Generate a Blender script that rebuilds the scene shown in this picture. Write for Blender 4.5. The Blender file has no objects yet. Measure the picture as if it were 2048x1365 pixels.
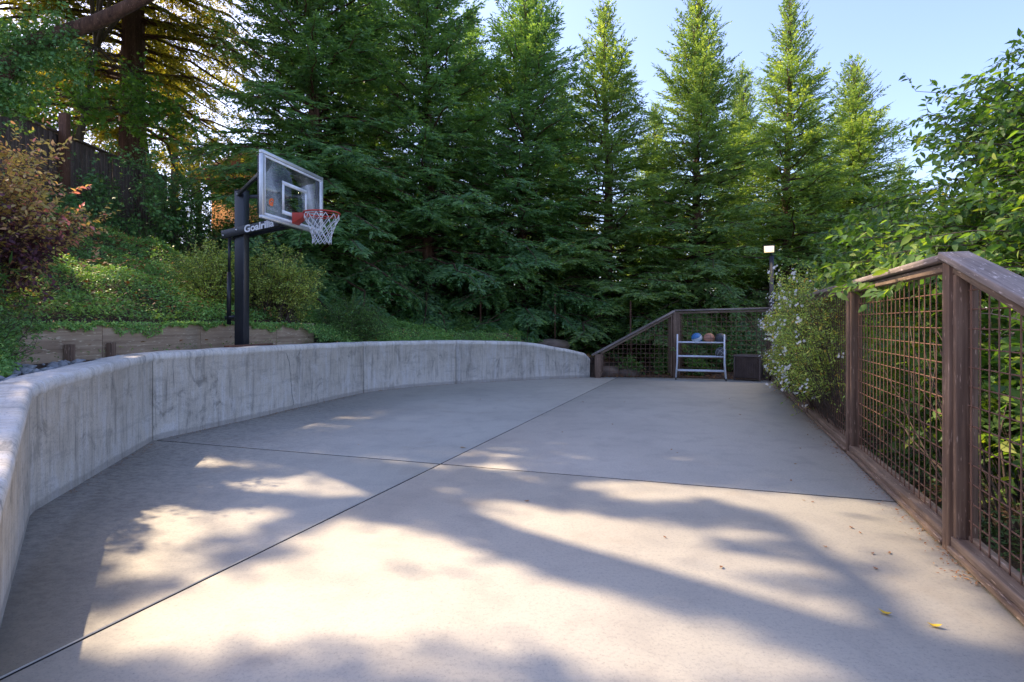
import bpy, math
import numpy as np
from mathutils import Vector
R = np.random.default_rng(7)
rad = math.radians
scene = bpy.context.scene
# ------------------------------------------------------------ camera, sky, sun, exposure
CAM_H, FPX, HOR = 1.25, 1150.0, 645.0          # eye height, focal length in photo pixels, horizon row
cam = bpy.data.objects.new('camera', bpy.data.cameras.new('camera'))
scene.collection.objects.link(cam)
cam.location = (0, 0, CAM_H); cam.rotation_euler = (rad(90), 0, 0)
cam.data.sensor_width = 36; cam.data.lens = FPX / 2048 * 36
cam.data.shift_y = -(682.5 - HOR) / 2048
cam.data.clip_end = 3000; cam.data.clip_start = .05
scene.camera = cam
SUN_EL, SUN_AZ = rad(42), math.atan2(-.87, .49)  # azimuth from +Y towards +X
SUN = np.array([math.cos(SUN_EL)*math.sin(SUN_AZ), math.cos(SUN_EL)*math.cos(SUN_AZ), math.sin(SUN_EL)])
world = bpy.data.worlds.new("World"); scene.world = world; world.use_nodes = True
wn = world.node_tree; bg = wn.nodes['Background']
sky = wn.nodes.new('ShaderNodeTexSky'); sky.sky_type = 'NISHITA'; sky.sun_disc = False
sky.sun_elevation = SUN_EL; sky.sun_rotation = SUN_AZ % (2*math.pi)
sky.air_density = 1.0; sky.dust_density = 1.6; sky.ozone_density = 2.5; sky.altitude = 200
wb = wn.nodes.new('ShaderNodeMix'); wb.data_type = 'RGBA'; wb.blend_type = 'MULTIPLY'; wb.inputs[0].default_value = 1
wb.inputs[7].default_value = (.68, .605, .66, 1); wn.links.new(sky.outputs[0], wb.inputs[6])      # white balance of the daylight
wn.links.new(wb.outputs[2], bg.inputs[0]); bg.inputs[1].default_value = 0.147
sl = bpy.data.lights.new('sun', 'SUN'); sl.energy = 2.0; sl.angle = rad(0.55); sl.color = (1, .80, .57)
so = bpy.data.objects.new('sun', sl); scene.collection.objects.link(so)
so.rotation_euler = Vector(SUN.tolist()).to_track_quat('Z', 'Y').to_euler()
so.location = (-20, 12, 20)
vs = scene.view_settings; vs.view_transform = 'Standard'; vs.look = 'None'; vs.gamma = 1; vs.use_curve_mapping = False
vs.exposure = 2.12
scene.cycles.max_bounces = 8; scene.cycles.transparent_max_bounces = 12
scene.cycles.diffuse_bounces = 4; scene.cycles.transmission_bounces = 5; scene.cycles.glossy_bounces = 3

# ------------------------------------------------------------ helpers
def ground(u, v, z=0.0):
    """point of the place at height z on the sight line through photo pixel (u, v)"""
    Y = FPX*(CAM_H-z)/(v-HOR); return np.array([(u-1024)*Y/FPX, Y])
def at(u, Y): return (u-1024)*Y/FPX
def hz(v, Y): return CAM_H + (HOR-v)*Y/FPX
def nrmz(a):
    a = np.asarray(a, float); return a/np.maximum(np.linalg.norm(a, axis=-1, keepdims=True), 1e-9)
class MB:
    def __init__(s): s.V=[]; s.F=[]; s.n=0; s.A=[]; s.UV=[]
    def add(s, V, F, rnd=None, uv=None):
        V = np.asarray(V, float).reshape(-1, 3)
        for f in (F if isinstance(F, list) and len(F) and isinstance(F[0], np.ndarray) else [np.asarray(F, int)]):
            s.F.append(np.asarray(f, int)+s.n)
        s.V.append(V); s.n += len(V)
        s.A.append(np.zeros(len(V)) if rnd is None else np.broadcast_to(rnd, (len(V),)))
        s.UV.append(V[:, :2]*0 if uv is None else np.asarray(uv, float))
        return s
    def box(s, c, size, rz=0, tilt=None):
        c = np.asarray(c, float); h = np.asarray(size, float)/2
        v = np.array([[x, y, z] for x in (-1, 1) for y in (-1, 1) for z in (-1, 1)])*h
        if tilt is not None: v = v @ np.asarray(tilt).T
        if rz: 
            C, S = math.cos(rz), math.sin(rz); v = v @ np.array([[C, S, 0], [-S, C, 0], [0, 0, 1]])
        return s.add(v+c, BOXF)
    def beam(s, a, b, w, h, up=(0, 0, 1)):
        a = np.asarray(a, float); b = np.asarray(b, float); d = nrmz(b-a)
        y = nrmz(np.cross(up, d)); z = np.cross(d, y)
        v = []
        for p in (a, b):
            for sy in (-1, 1):
                for sz in (-1, 1): v.append(p+y*sy*w/2+z*sz*h/2)
        return s.add(v, BOXF)
    def tube(s, P, r, n=8, cap=True, closed=False):
        P = np.asarray(P, float); K = len(P); r = np.broadcast_to(np.asarray(r, float), (K,))
        T = np.gradient(P, axis=0) if not closed else np.roll(P, -1, 0)-np.roll(P, 1, 0)
        T = nrmz(T); ref = np.array([0, 0, 1.]) if abs(T[:, 2]).mean() < .8 else np.array([1., 0, 0])
        X = nrmz(np.cross(T, ref)); Y = np.cross(T, X)
        a = np.arange(n)*2*math.pi/n
        V = (P[:, None]+r[:, None, None]*(X[:, None]*np.cos(a)[None, :, None]+Y[:, None]*np.sin(a)[None, :, None])).reshape(-1, 3)
        F = []; KK = K if closed else K-1
        i, j = np.meshgrid(np.arange(KK), np.arange(n), indexing='ij'); i = i.ravel(); j = j.ravel()
        i2 = (i+1) % K; j2 = (j+1) % n
        F = [np.stack([i*n+j, i2*n+j, i2*n+j2, i*n+j2], 1)]
        if cap and not closed:
            F += [np.arange(n)[None, :], (np.arange(n)[::-1]+(K-1)*n)[None, :]]
        return s.add(V, F)
    def mesh(s, name, mat=None, smooth=False, off=(0, 0, 0)):
        V = (np.concatenate(s.V)-np.asarray(off, float)).astype(np.float32)
        me = bpy.data.meshes.new(name)
        tot = np.concatenate([np.full(len(f), f.shape[1]) for f in s.F]); idx = np.concatenate([f.ravel() for f in s.F])
        me.vertices.add(len(V)); me.vertices.foreach_set('co', V.ravel())
        me.loops.add(len(idx)); me.loops.foreach_set('vertex_index', idx.astype(np.int32))
        me.polygons.add(len(tot)); st = np.concatenate([[0], np.cumsum(tot)[:-1]])
        me.polygons.foreach_set('loop_start', st.astype(np.int32)); me.polygons.foreach_set('loop_total', tot.astype(np.int32))
        if smooth: me.polygons.foreach_set('use_smooth', np.ones(len(tot), bool))
        at_ = me.attributes.new('rnd', 'FLOAT', 'POINT'); at_.data.foreach_set('value', np.concatenate(s.A).astype(np.float32))
        uv = np.concatenate(s.UV)
        if np.any(uv): 
            l = me.uv_layers.new(name='UVMap'); l.data.foreach_set('uv', uv[idx].astype(np.float32).ravel())
        me.update(calc_edges=True); me.validate()
        if mat: me.materials.append(mat)
        return me
BOXF = np.array([[0, 1, 3, 2], [4, 6, 7, 5], [0, 4, 5, 1], [2, 3, 7, 6], [0, 2, 6, 4], [1, 5, 7, 3]])
def link(name, data, parent=None, loc=None):
    o = bpy.data.objects.new(name, data); scene.collection.objects.link(o)
    if parent is not None: o.parent = parent
    if loc is not None: o.location = loc
    return o
def tag(o, label=None, cat=None, group=None, kind=None):
    if label: o['label'] = label
    if cat: o['category'] = cat
    if group: o['group'] = group
    if kind: o['kind'] = kind
    return o
def thing(name, label, cat, loc, group=None, rz=0):
    o = link(name, None, loc=tuple(float(x) for x in loc)); o.rotation_euler.z = rz; o.empty_display_size = .2
    return tag(o, label, cat, group)
def part(name, mb, mat, parent, smooth=False, stuff=False, bevel=0):
    """mb holds world coordinates; the parent is an unrotated Empty"""
    root = parent; off = np.array(parent.location)
    p = parent.parent
    while p is not None: off = off+np.array(p.location); p = p.parent
    o = link(name, mb.mesh(name, mat, smooth, off), parent)
    if stuff: o['kind'] = 'stuff'
    if bevel:
        m = o.modifiers.new('bevel', 'BEVEL'); m.width = bevel; m.segments = 2; m.limit_method = 'ANGLE'
    return o
def single(name, mb, mat, label=None, cat=None, group=None, kind=None, smooth=False, bevel=0):
    V = np.concatenate(mb.V); c = (V.min(0)+V.max(0))/2; c[2] = V[:, 2].min()
    if kind in ('structure', 'stuff'): c = c*0
    o = link(name, mb.mesh(name, mat, smooth, c), loc=tuple(c.tolist())); tag(o, label, cat, group, kind)
    if bevel:
        m = o.modifiers.new('bevel', 'BEVEL'); m.width = bevel; m.segments = 2; m.limit_method = 'ANGLE'
    return o

# ------------------------------------------------------------ materials
def newmat(name):
    m = bpy.data.materials.new(name); m.use_nodes = True; nt = m.node_tree
    return m, nt, nt.nodes['Principled BSDF']
class N:
    """tiny node builder"""
    def __init__(s, nt): s.nt = nt
    def __call__(s, typ, ins=None, **kw):
        n = s.nt.nodes.new('ShaderNode'+typ)
        for k, v in kw.items(): setattr(n, k, v)
        for k, v in (ins or {}).items():
            if isinstance(v, bpy.types.NodeSocket): s.nt.links.new(v, n.inputs[k])
            else: n.inputs[k].default_value = v
        return n
    def ramp(s, fac, stops):
        n = s('ValToRGB', {'Fac': fac}); e = n.color_ramp.elements
        while len(e) < len(stops): e.new(.5)
        for q, (p, c) in zip(e, stops): q.position = p; q.color = (*c, 1) if len(c) == 3 else c
        return n.outputs[0]
    def noise(s, vec, scale, detail=5, rough=.55, dist=0):
        return s('TexNoise', {'Vector': vec, 'Scale': scale, 'Detail': detail, 'Roughness': rough, 'Distortion': dist}).outputs['Fac']
    def mix(s, f, a, b, blend='MIX'):
        n = s('Mix', data_type='RGBA', blend_type=blend)
        for i, v in ((0, f), (6, a), (7, b)):
            if isinstance(v, bpy.types.NodeSocket): s.nt.links.new(v, n.inputs[i])
            else: n.inputs[i].default_value = (*v, 1) if isinstance(v, tuple) and len(v) == 3 else v
        return n.outputs[2]
    def map(s, vec, scale=(1, 1, 1), rot=(0, 0, 0)):
        return s('Mapping', {'Vector': vec, 'Scale': scale, 'Rotation': rot}).outputs[0]
    def bump(s, h, strength, dist): return s('Bump', {'Height': h, 'Strength': strength, 'Distance': dist}).outputs[0]
G = lambda g: (g, g, g)
def foliage(name, stops, trans=.35, tint=(1.5, 1.35, .5), rough=.5, spec=.35):
    m, nt, P = newmat(name); n = N(nt)
    a = n('Attribute', attribute_name='rnd').outputs['Fac']
    tc = n('TexCoord').outputs['Object']
    c = n.ramp(a, stops)
    big = n.noise(tc, 1.3, 3)
    c = n.mix(n.ramp(big, [(.35, G(.0)), (.7, G(.45))]), c, n.mix(1., c, (1.35, 1.25, .8), 'MULTIPLY'))
    nt.links.new(c, P.inputs['Base Color']); P.inputs['Roughness'].default_value = rough
    P.inputs['Specular IOR Level'].default_value = spec
    t = n('BsdfTranslucent', {'Color': n.mix(1., c, tint, 'MULTIPLY')})
    mx = n('MixShader', {0: trans, 1: P.outputs[0], 2: t.outputs[0]})
    nt.links.new(mx.outputs[0], nt.nodes['Material Output'].inputs[0]); return m
def wood(name, c1, c2, c3, axis=2, scale=1, rough=.8, bump=.35):
    m, nt, P = newmat(name); n = N(nt); tc = n('TexCoord').outputs['Object']
    oi = n('ObjectInfo').outputs['Random']
    tc = n('VectorMath', {0: tc, 1: n('CombineXYZ', {0: oi, 1: n('Math', {0: oi, 1: 7.3}, operation='MULTIPLY').outputs[0], 2: n('Math', {0: oi, 1: 13.1}, operation='MULTIPLY').outputs[0]}).outputs[0]}, operation='ADD').outputs[0]
    sc = [38*scale]*3; sc[axis] = 1.6*scale
    g = n.noise(n.map(tc, tuple(sc)), 1, 6, .6, .4)
    big = n.noise(tc, 2.2, 4)
    c = n.ramp(g, [(.3, c1), (.55, c2), (.75, c3)])
    c = n.mix(n.ramp(big, [(.35, G(0)), (.7, G(.7))]), c, n.mix(1., c, (.62, .58, .56), 'MULTIPLY'))
    sp = [90]*3; sp[axis] = 12
    ch = n.ramp(n.noise(n.map(tc, tuple(sp)), 1, 3), [(.62, G(0)), (.7, G(.55))])
    c = n.mix(ch, c, tuple(min(1, x*1.9+.05) for x in c3))
    nt.links.new(c, P.inputs['Base Color']); P.inputs['Roughness'].default_value = rough
    nt.links.new(n.bump(g, bump, .006), P.inputs['Normal']); return m
def plain(name, col, rough=.5, metal=0, bump=0, scale=60, var=.15):
    m, nt, P = newmat(name); n = N(nt); tc = n('TexCoord').outputs['Object']
    h = n.noise(tc, scale, 4); b = n.noise(tc, 5, 4)
    c = n.mix(n.ramp(b, [(.3, G(0)), (.7, G(1))]), tuple(x*(1-var) for x in col), tuple(min(1, x*(1+var)) for x in col))
    nt.links.new(c, P.inputs['Base Color']); P.inputs['Roughness'].default_value = rough; P.inputs['Metallic'].default_value = metal
    if bump: nt.links.new(n.bump(h, bump, .004), P.inputs['Normal'])
    return m
def concrete_court():
    m, nt, P = newmat('court_concrete'); n = N(nt); tc = n('TexCoord').outputs['Object']
    a = n.noise(tc, .55, 6, .6); b = n.noise(tc, 3.2, 7, .68, .4); c_ = n.noise(tc, 55, 4, .7); sp = n.noise(tc, 120, 3, .6)
    c = n.ramp(a, [(.3, (.425, .395, .335)), (.5, (.495, .462, .39)), (.7, (.53, .495, .42))])
    c = n.mix(n.ramp(b, [(.34, G(.30)), (.52, G(0))]), c, (.30, .275, .25))
    c = n.mix(n.ramp(c_, [(.3, G(.45)), (.5, G(0)), (.62, G(0)), (.75, G(.3))]), c, (.24, .23, .225))
    c = n.mix(n.ramp(sp, [(.60, G(0)), (.68, G(.5))]), c, (.20, .185, .17))
    # darker weathered stains along the wall side (west)
    sx = n('SeparateXYZ', {0: tc}).outputs
    w = n('MapRange', {0: n('Math', {0: sx[0], 1: n('Math', {0: a, 1: 1.6}, operation='MULTIPLY').outputs[0]}, operation='ADD').outputs[0], 1: -2.6, 2: -.6, 3: 1.0, 4: 0.0}).outputs[0]
    st = n.noise(n.map(tc, (1, 1.4, 1), (0, 0, .5)), 13, 10, .82, .25)
    st2 = n('Math', {0: n.ramp(st, [(.44, G(0)), (.58, G(.85))]), 1: w}, operation='MULTIPLY').outputs[0]
    c = n.mix(st2, c, (.23, .215, .20))
    rust = n.ramp(n.noise(tc, 1.7, 4), [(.6, G(0)), (.72, G(.28))])
    c = n.mix(rust, c, (.36, .29, .22))
    nt.links.new(c, P.inputs['Base Color']); P.inputs['Roughness'].default_value = .82
    P.inputs['Specular IOR Level'].default_value = .3
    br = n.noise(n.map(tc, (4, 160, 1), (0, 0, -.34)), 1, 3)
    bs = n.noise(n.map(tc, (1.2, 26, 1), (0, 0, -.34)), 1, 6, .7); c = n.mix(n.ramp(bs, [(.38, G(.28)), (.5, G(0)), (.6, G(0)), (.7, G(.12))]), c, (.27, .25, .23))
    vo = n('TexVoronoi', {'Vector': n('VectorMath', {0: tc, 1: n('VectorMath', {0: n('TexNoise', {'Vector': tc, 'Scale': 2.2, 'Detail': 5}).outputs['Color'], 1: (.5, .5, 0)}, operation='MULTIPLY').outputs[0]}, operation='ADD').outputs[0], 'Scale': .33}, feature='DISTANCE_TO_EDGE').outputs['Distance']
    ck = n.ramp(vo, [(0, G(.42)), (.0032, G(0))]); c = n.mix(ck, c, (.12, .11, .10))
    h = n.mix(.4, c_, br)
    nt.links.new(n.bump(h, .5, .003), P.inputs['Normal']); return m
def concrete_wall():
    m, nt, P = newmat('wall_concrete'); n = N(nt)
    uv = n('TexCoord').outputs['UV']; tc = n('TexCoord').outputs['Object']
    a = n.noise(uv, 1.6, 6, .65); s1 = n.noise(n.map(uv, (14, 1.1, 1)), 1, 7, .65, .25); s2 = n.noise(n.map(uv, (70, 2.5, 1)), 1, 4, .6)
    f = n.noise(tc, 70, 3, .7); bl = n.noise(n.map(uv, (1, .6, 1)), 3.4, 10, .78, .9)
    c = n.ramp(a, [(.3, (.55, .50, .43)), (.55, (.71, .65, .56)), (.75, (.78, .72, .63))])
    c = n.mix(n.ramp(s1, [(.50, G(0)), (.64, G(.75))]), c, (.78, .75, .72))
    c = n.mix(n.ramp(s1, [(.32, G(.6)), (.45, G(0))]), c, (.17, .16, .155))
    c = n.mix(n.ramp(s2, [(.3, G(.4)), (.45, G(0))]), c, (.19, .18, .175))
    c = n.mix(n.ramp(bl, [(.53, G(0)), (.62, G(.65))]), c, (.76, .73, .70))
    c = n.mix(n.ramp(bl, [(.36, G(.75)), (.46, G(0))]), c, (.25, .23, .20))
    sv = n('SeparateXYZ', {0: uv}).outputs[1]
    c = n.mix(n.ramp(n('Math', {0: sv, 1: n('Math', {0: bl, 1: .09}, operation='MULTIPLY').outputs[0]}, operation='SUBTRACT').outputs[0], [(-.0, G(.45)), (.018, G(0))]), c, (.25, .22, .19))   # dirt line at the foot
    vh = n('TexVoronoi', {'Vector': uv, 'Scale': 34}).outputs['Distance']; c = n.mix(n.ramp(vh, [(.07, G(.7)), (.13, G(0))]), c, (.12, .11, .10))   # bug holes
    c = n.mix(n.ramp(n.noise(n.map(uv, (2.2, 9, 1)), 1, 8, .75), [(.36, G(.35)), (.48, G(0))]), c, (.30, .28, .25))
    c = n.mix(n.ramp(f, [(.3, G(.35)), (.5, G(0))]), c, (.2, .19, .185))
    nt.links.new(c, P.inputs['Base Color']); P.inputs['Roughness'].default_value = .88
    nt.links.new(n.bump(n.mix(.5, s2, f), .45, .006), P.inputs['Normal']); return m
M = {}
M['court'] = concrete_court(); M['wall'] = concrete_wall()
M['joint'] = plain('joint_filler', (.03, .028, .026), .95)
def soilmat():
    m, nt, P = newmat('soil_mulch'); n = N(nt); tc = n('TexCoord').outputs['Object']
    a = n.noise(tc, 2.3, 6, .65); b = n.noise(tc, 26, 5, .7)
    c = n.ramp(b, [(.3, (.028, .016, .011)), (.5, (.085, .048, .03)), (.68, (.17, .10, .062)), (.8, (.28, .19, .13))])
    c = n.mix(n.ramp(a, [(.4, G(0)), (.65, G(.7))]), c, (.035, .03, .018))
    nt.links.new(c, P.inputs['Base Color']); P.inputs['Roughness'].default_value = .95
    nt.links.new(n.bump(b, 1, .03), P.inputs['Normal']); return m
M['soil'] = soilmat()
M['fence'] = wood('fence_wood', (.10, .058, .038), (.20, .125, .082), (.31, .21, .15), 2)
M['fence_h'] = wood('fence_wood_lengthwise', (.13, .083, .056), (.25, .175, .12), (.38, .285, .21), 0)
M['cap'] = wood('weathered_cap_wood', (.15, .115, .10), (.29, .24, .21), (.44, .38, .35), 0, bump=.5)
M['timber'] = wood('timber_board', (.27, .18, .115), (.46, .335, .225), (.58, .45, .32), 0, .5)
M['timber2'] = wood('red_timber_board', (.11, .06, .035), (.20, .115, .07), (.26, .16, .10), 0, .5)
M['oldfence'] = wood('old_fence_board', (.07, .045, .034), (.16, .11, .088), (.27, .20, .165), 2)
M['redpost'] = wood('red_post_wood', (.10, .045, .028), (.17, .075, .045), (.22, .11, .07), 2)
M['bark'] = wood('redwood_bark', (.045, .024, .016), (.13, .068, .045), (.22, .125, .085), 2, .35, .95, 1.0)
M['greybark'] = wood('grey_bark', (.05, .04, .03), (.12, .095, .07), (.22, .17, .13), 2, .5, .95, .8)
M['twig'] = plain('twig_bark', (.10, .07, .05), .9)
M['paletwig'] = plain('dry_twig_bark', (.36, .26, .18), .9)
M['wire'] = plain('rusted_wire', (.20, .105, .07), .65, .3, .3, 200, .35)
M['black'] = plain('black_powder_coat', (.018, .020, .026), .38, 0, .15, 90)
M['darkpole'] = plain('dark_grey_pole_paint', (.028, .032, .042), .7)
M['alu'] = plain('brushed_aluminium', (.55, .56, .58), .38, .7)
M['white'] = plain('white_print', (.80, .80, .80), .5)
M['rackpaint'] = plain('white_tube_paint', (.70, .73, .80), .35)
M['red'] = plain('rim_red_paint', (.52, .055, .035), .4, var=.2)
M['net'] = plain('nylon_net', (.75, .75, .76), .8)
M['orange'] = plain('orange_print', (.85, .15, .03), .5)
M['rubber'] = plain('black_rubber', (.02, .02, .02), .6)
M['wicker'] = plain('dark_brown_resin_wicker', (.11, .075, .062), .45, 0, .4, 120, .3)
M['wickerlid'] = plain('brown_resin_lid', (.13, .095, .085), .4)
M['rock'] = plain('boulder_stone', (.20, .145, .11), .9, 0, 1, 14, .35)
M['pebble'] = plain('river_pebble', (.32, .32, .33), .7, 0, .3, 40, .35)
M['housewall'] = plain('orange_render_wall', (.62, .27, .07), .85, 0, .3, 30)
M['roof'] = plain('terracotta_tile', (.36, .15, .09), .8, 0, .6, 25, .35)
M['darkglass'] = plain('dark_window_glass', (.03, .035, .04), .1)
M['cable'] = plain('cable_sheath', (.05, .05, .05), .6)
m, nt, P = newmat('backboard_glass'); n = N(nt)
lw = n('LayerWeight', {'Blend': .5}).outputs['Facing']; p5 = n('Math', {0: lw, 1: 5.}, operation='POWER').outputs[0]; fr = n('Math', {0: p5, 1: .9, 2: .05}, operation='MULTIPLY_ADD').outputs[0]
gl = n('BsdfGlossy', {'Roughness': .02}); tr = n('BsdfTransparent', {'Color': (.93, .95, .95, 1)})
nt.links.new(n('MixShader', {0: fr, 1: tr.outputs[0], 2: gl.outputs[0]}).outputs[0], nt.nodes['Material Output'].inputs[0]); M['glass'] = m
m, nt, P = newmat('lit_lamp_lens'); P.inputs['Emission Color'].default_value = (1, .74, .36, 1); P.inputs['Emission Strength'].default_value = .34; M['lens'] = m
m, nt, P = newmat('lit_led_cluster'); P.inputs['Emission Color'].default_value = (1, .86, .6, 1); P.inputs['Emission Strength'].default_value = 2.5; M['led'] = m
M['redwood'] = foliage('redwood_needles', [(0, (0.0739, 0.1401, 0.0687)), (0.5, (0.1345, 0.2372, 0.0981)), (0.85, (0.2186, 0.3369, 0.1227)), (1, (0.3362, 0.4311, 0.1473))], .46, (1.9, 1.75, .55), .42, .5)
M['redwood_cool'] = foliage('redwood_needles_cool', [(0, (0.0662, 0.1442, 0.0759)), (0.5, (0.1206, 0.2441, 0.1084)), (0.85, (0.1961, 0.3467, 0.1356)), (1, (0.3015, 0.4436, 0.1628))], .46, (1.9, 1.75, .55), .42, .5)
M['redwood_warm_lit'] = foliage('redwood_needles_warm_lit', [(0, (0.0828, 0.1513, 0.0687)), (0.5, (0.1506, 0.2562, 0.0981)), (0.85, (0.2448, 0.3639, 0.1227)), (1, (0.3765, 0.4656, 0.1473))], .46, (1.9, 1.75, .55), .42, .5)  # copy of the needles with a warm sunlit cast in the colour
M['redwood2'] = foliage('redwood_needles_backlit_gold', [(0, (0.1141, 0.158, 0.0378)), (0.5, (0.1939, 0.2369, 0.0515)), (1, (0.3879, 0.3422, 0.0773))], .5, (2.1, 1.6, .5))  # golden backlight put into the needle colour
M['oak'] = foliage('oak_leaves', [(0, (0.039, 0.078, 0.0286)), (0.6, (0.0715, 0.13, 0.039)), (1, (0.143, 0.195, 0.052))], .42, (2.0, 1.8, .45))
M['maple'] = foliage('maple_leaves', [(0, (0.0645, 0.1612, 0.0553)), (0.6, (0.1151, 0.2532, 0.0691)), (1, (0.2302, 0.3914, 0.0921))], .42, (1.9, 1.8, .4))
M['ivy'] = foliage('ivy_leaves', [(0, (0.0833, 0.1999, 0.0849)), (0.6, (0.1516, 0.3166, 0.1212)), (0.9, (0.2272, 0.4333, 0.1364)), (1, (0.6058, 0.5664, 0.1516))], .22)
M['cover'] = foliage('ground_cover_leaves', [(0, (0.1226, 0.2423, 0.0844)), (0.5, (0.2247, 0.4286, 0.1415)), (0.85, (0.3879, 0.6334, 0.1856)), (0.96, (0.653, 0.7826, 0.2697)), (1, (1.0612, 0.559, 0.2361))], .3)
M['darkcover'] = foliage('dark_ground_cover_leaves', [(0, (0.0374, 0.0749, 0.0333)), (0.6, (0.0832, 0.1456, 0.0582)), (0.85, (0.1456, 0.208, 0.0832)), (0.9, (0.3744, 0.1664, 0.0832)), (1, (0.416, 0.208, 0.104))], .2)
M['yellow'] = foliage('yellow_green_leaves', [(0, (0.1717, 0.2748, 0.0859)), (0.5, (0.4122, 0.5327, 0.1374)), (0.9, (0.756, 0.7901, 0.2062)), (1, (0.8931, 0.481, 0.2062))], .3)
M['lime'] = foliage('fresh_green_leaves', [(0, (0.0778, 0.1782, 0.0625)), (0.6, (0.1459, 0.3029, 0.0891)), (1, (0.2916, 0.4277, 0.1069))], .35)
M['purple'] = foliage('purple_leaves', [(0, (0.0595, 0.0342, 0.0572)), (0.5, (0.1275, 0.0665, 0.11)), (1, (0.221, 0.095, 0.132))], .3, (1.9, 1.1, .5))
M['gold'] = foliage('pink_gold_leaves', [(0, (.30, .16, .12)), (.25, (.40, .34, .12)), (.6, (.52, .46, .16)), (.85, (.60, .44, .22)), (1, (.68, .26, .28))], .42, (1.5, 1.3, .7))
M['plum'] = foliage('plum_leaves', [(0, (0.0639, 0.1263, 0.0466)), (0.5, (0.1094, 0.2079, 0.0652)), (0.85, (0.2005, 0.3119, 0.0854)), (1, (0.3281, 0.3861, 0.0931))], .45, (1.7, 1.8, .4))
M['vine'] = foliage('vine_leaves', [(0, (0.1535, 0.2594, 0.0773)), (0.5, (0.3375, 0.4901, 0.1235)), (0.85, (0.6135, 0.7208, 0.1854)), (1, (0.9203, 0.5189, 0.1544))], .35)
M['petal'] = foliage('white_petals', [(0, (.75, .76, .80)), (1, (.85, .85, .88))], .25, (1, 1, 1))
M['bgtree'] = foliage('background_leaves', [(0, (.06, .085, .025)), (.5, (.13, .16, .04)), (1, (.25, .25, .06))], .5, (1.8, 1.6, .4))
M['fallen'] = foliage('fallen_leaf_brown', [(0, (.22, .09, .04)), (.5, (.30, .14, .06)), (1, (.40, .22, .08))], .1)
M['fallen_y'] = foliage('fallen_leaf_yellow', [(0, (.62, .44, .05)), (1, (.75, .5, .04))], .2, (1, 1, .8))

# ------------------------------------------------------------ the plan of the place
F0, F1 = np.array([2.394, 3.125]), np.array([5.568, 12.29])      # fence line, nearest post to far corner
FT = (F1-F0)/np.linalg.norm(F1-F0); FS = np.array([FT[1], -FT[0]])
SPAN = np.linalg.norm(F1-F0)/4
WALL = np.array([[-1.2, 1.16], [-2.07, 2.32], [-3.15, 3.763], [-3.79, 6.065], [-3.42, 7.26], [-3.155, 8.36], [-2.65, 10.2], [-2.0, 11.05], [-1.14, 11.69], [.3, 12.5], [1.1, 12.82], [1.77, 13.03]])
WH = np.array([.36, .55, .865, .93, .93, .925, .90, .89, .885, .83, .68, .53])
TIMB = np.array([[-3.3, 1.0], [-4.3, 3.2], [-4.75, 5.6], [-4.35, 8.0], [-3.95, 9.6], [-3.2, 11.3], [-1.9, 12.5], [-1.35, 13.0], [.1, 13.6], [1.7, 14.1], [4., 14.6], [9, 15]])
TZ = np.array([1.0, 1.18, 1.20, 1.20, 1.20, 1.12, 1.02, .97, .95, .35, .12, .1])
TK = np.array([.47, .47, .47, .47, .45, .36, .22, .16, .08, .05, .03, .03])
def poly_dist(P, L):
    """signed distance (left side positive) and index parameter along polyline L"""
    best = np.full(len(P), 1e9); sg = np.zeros(len(P)); par = np.zeros(len(P))
    for i in range(len(L)-1):
        a, b = L[i], L[i+1]; d = b-a; t = ((P-a)@d)/(d@d)
        tc_ = np.clip(t, 0, 1); q = a+tc_[:, None]*d; r = P-q; dd = np.linalg.norm(r, axis=1)
        side = d[0]*(P[:, 1]-a[1])-d[1]*(P[:, 0]-a[0])
        mk = dd < best-1e-9
        best[mk] = dd[mk]; sg[mk] = np.sign(side[mk]); par[mk] = i+tc_[mk]
    return best*np.where(sg == 0, 1, sg), par
def bumps(x, y):
    return .09*np.sin(1.9*x+.7*np.sin(1.3*y))*np.sin(1.6*y+1.1)+.05*np.sin(4.3*x+2.2*y)+.03*np.sin(7.1*y-5.2*x)
def height(x, y):
    P = np.stack([x, y], 1)
    dw, pw = poly_dist(P, WALL); dt, pt = poly_dist(P, TIMB)
    z = np.full(len(x), -.12)
    # right of the side fence the ground falls a little
    dr = (P-F0)@FS; z = np.where(dr > .12, -.14-.12*np.clip(dr-.12, 0, 6)+bumps(x, y)*.6, z)
    # beyond the far edge
    far = (y > 12.95-.0*(x)) & (dr <= .12)
    z = np.where((y > 12.9) & (x > 1.6), -.02+.03*(y-12.9)+bumps(x, y)*.3, z)
    hw = np.interp(pw, np.arange(len(WALL)), WH)
    behind = (dw > .15) & (dt <= .13) & (pw > 0)
    z = np.where(behind & (y < 14.5) & (x < 2), hw-.09, z)
    up = (dt > .13)
    zz = np.interp(pt, np.arange(len(TIMB)), TZ)-.04; kk = np.interp(pt, np.arange(len(TIMB)), TK)
    zu = zz+kk*np.clip(dt, 0, 5.2)+.06*np.clip(dt-5.2, 0, 30)+bumps(x, y)*np.clip(dt, 0, 1)
    z = np.where(up & (y > -8), zu, z)
    hill = np.clip((y-60)/200, 0, 1); z = z+hill*6*(x < 40)
    return z
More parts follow.
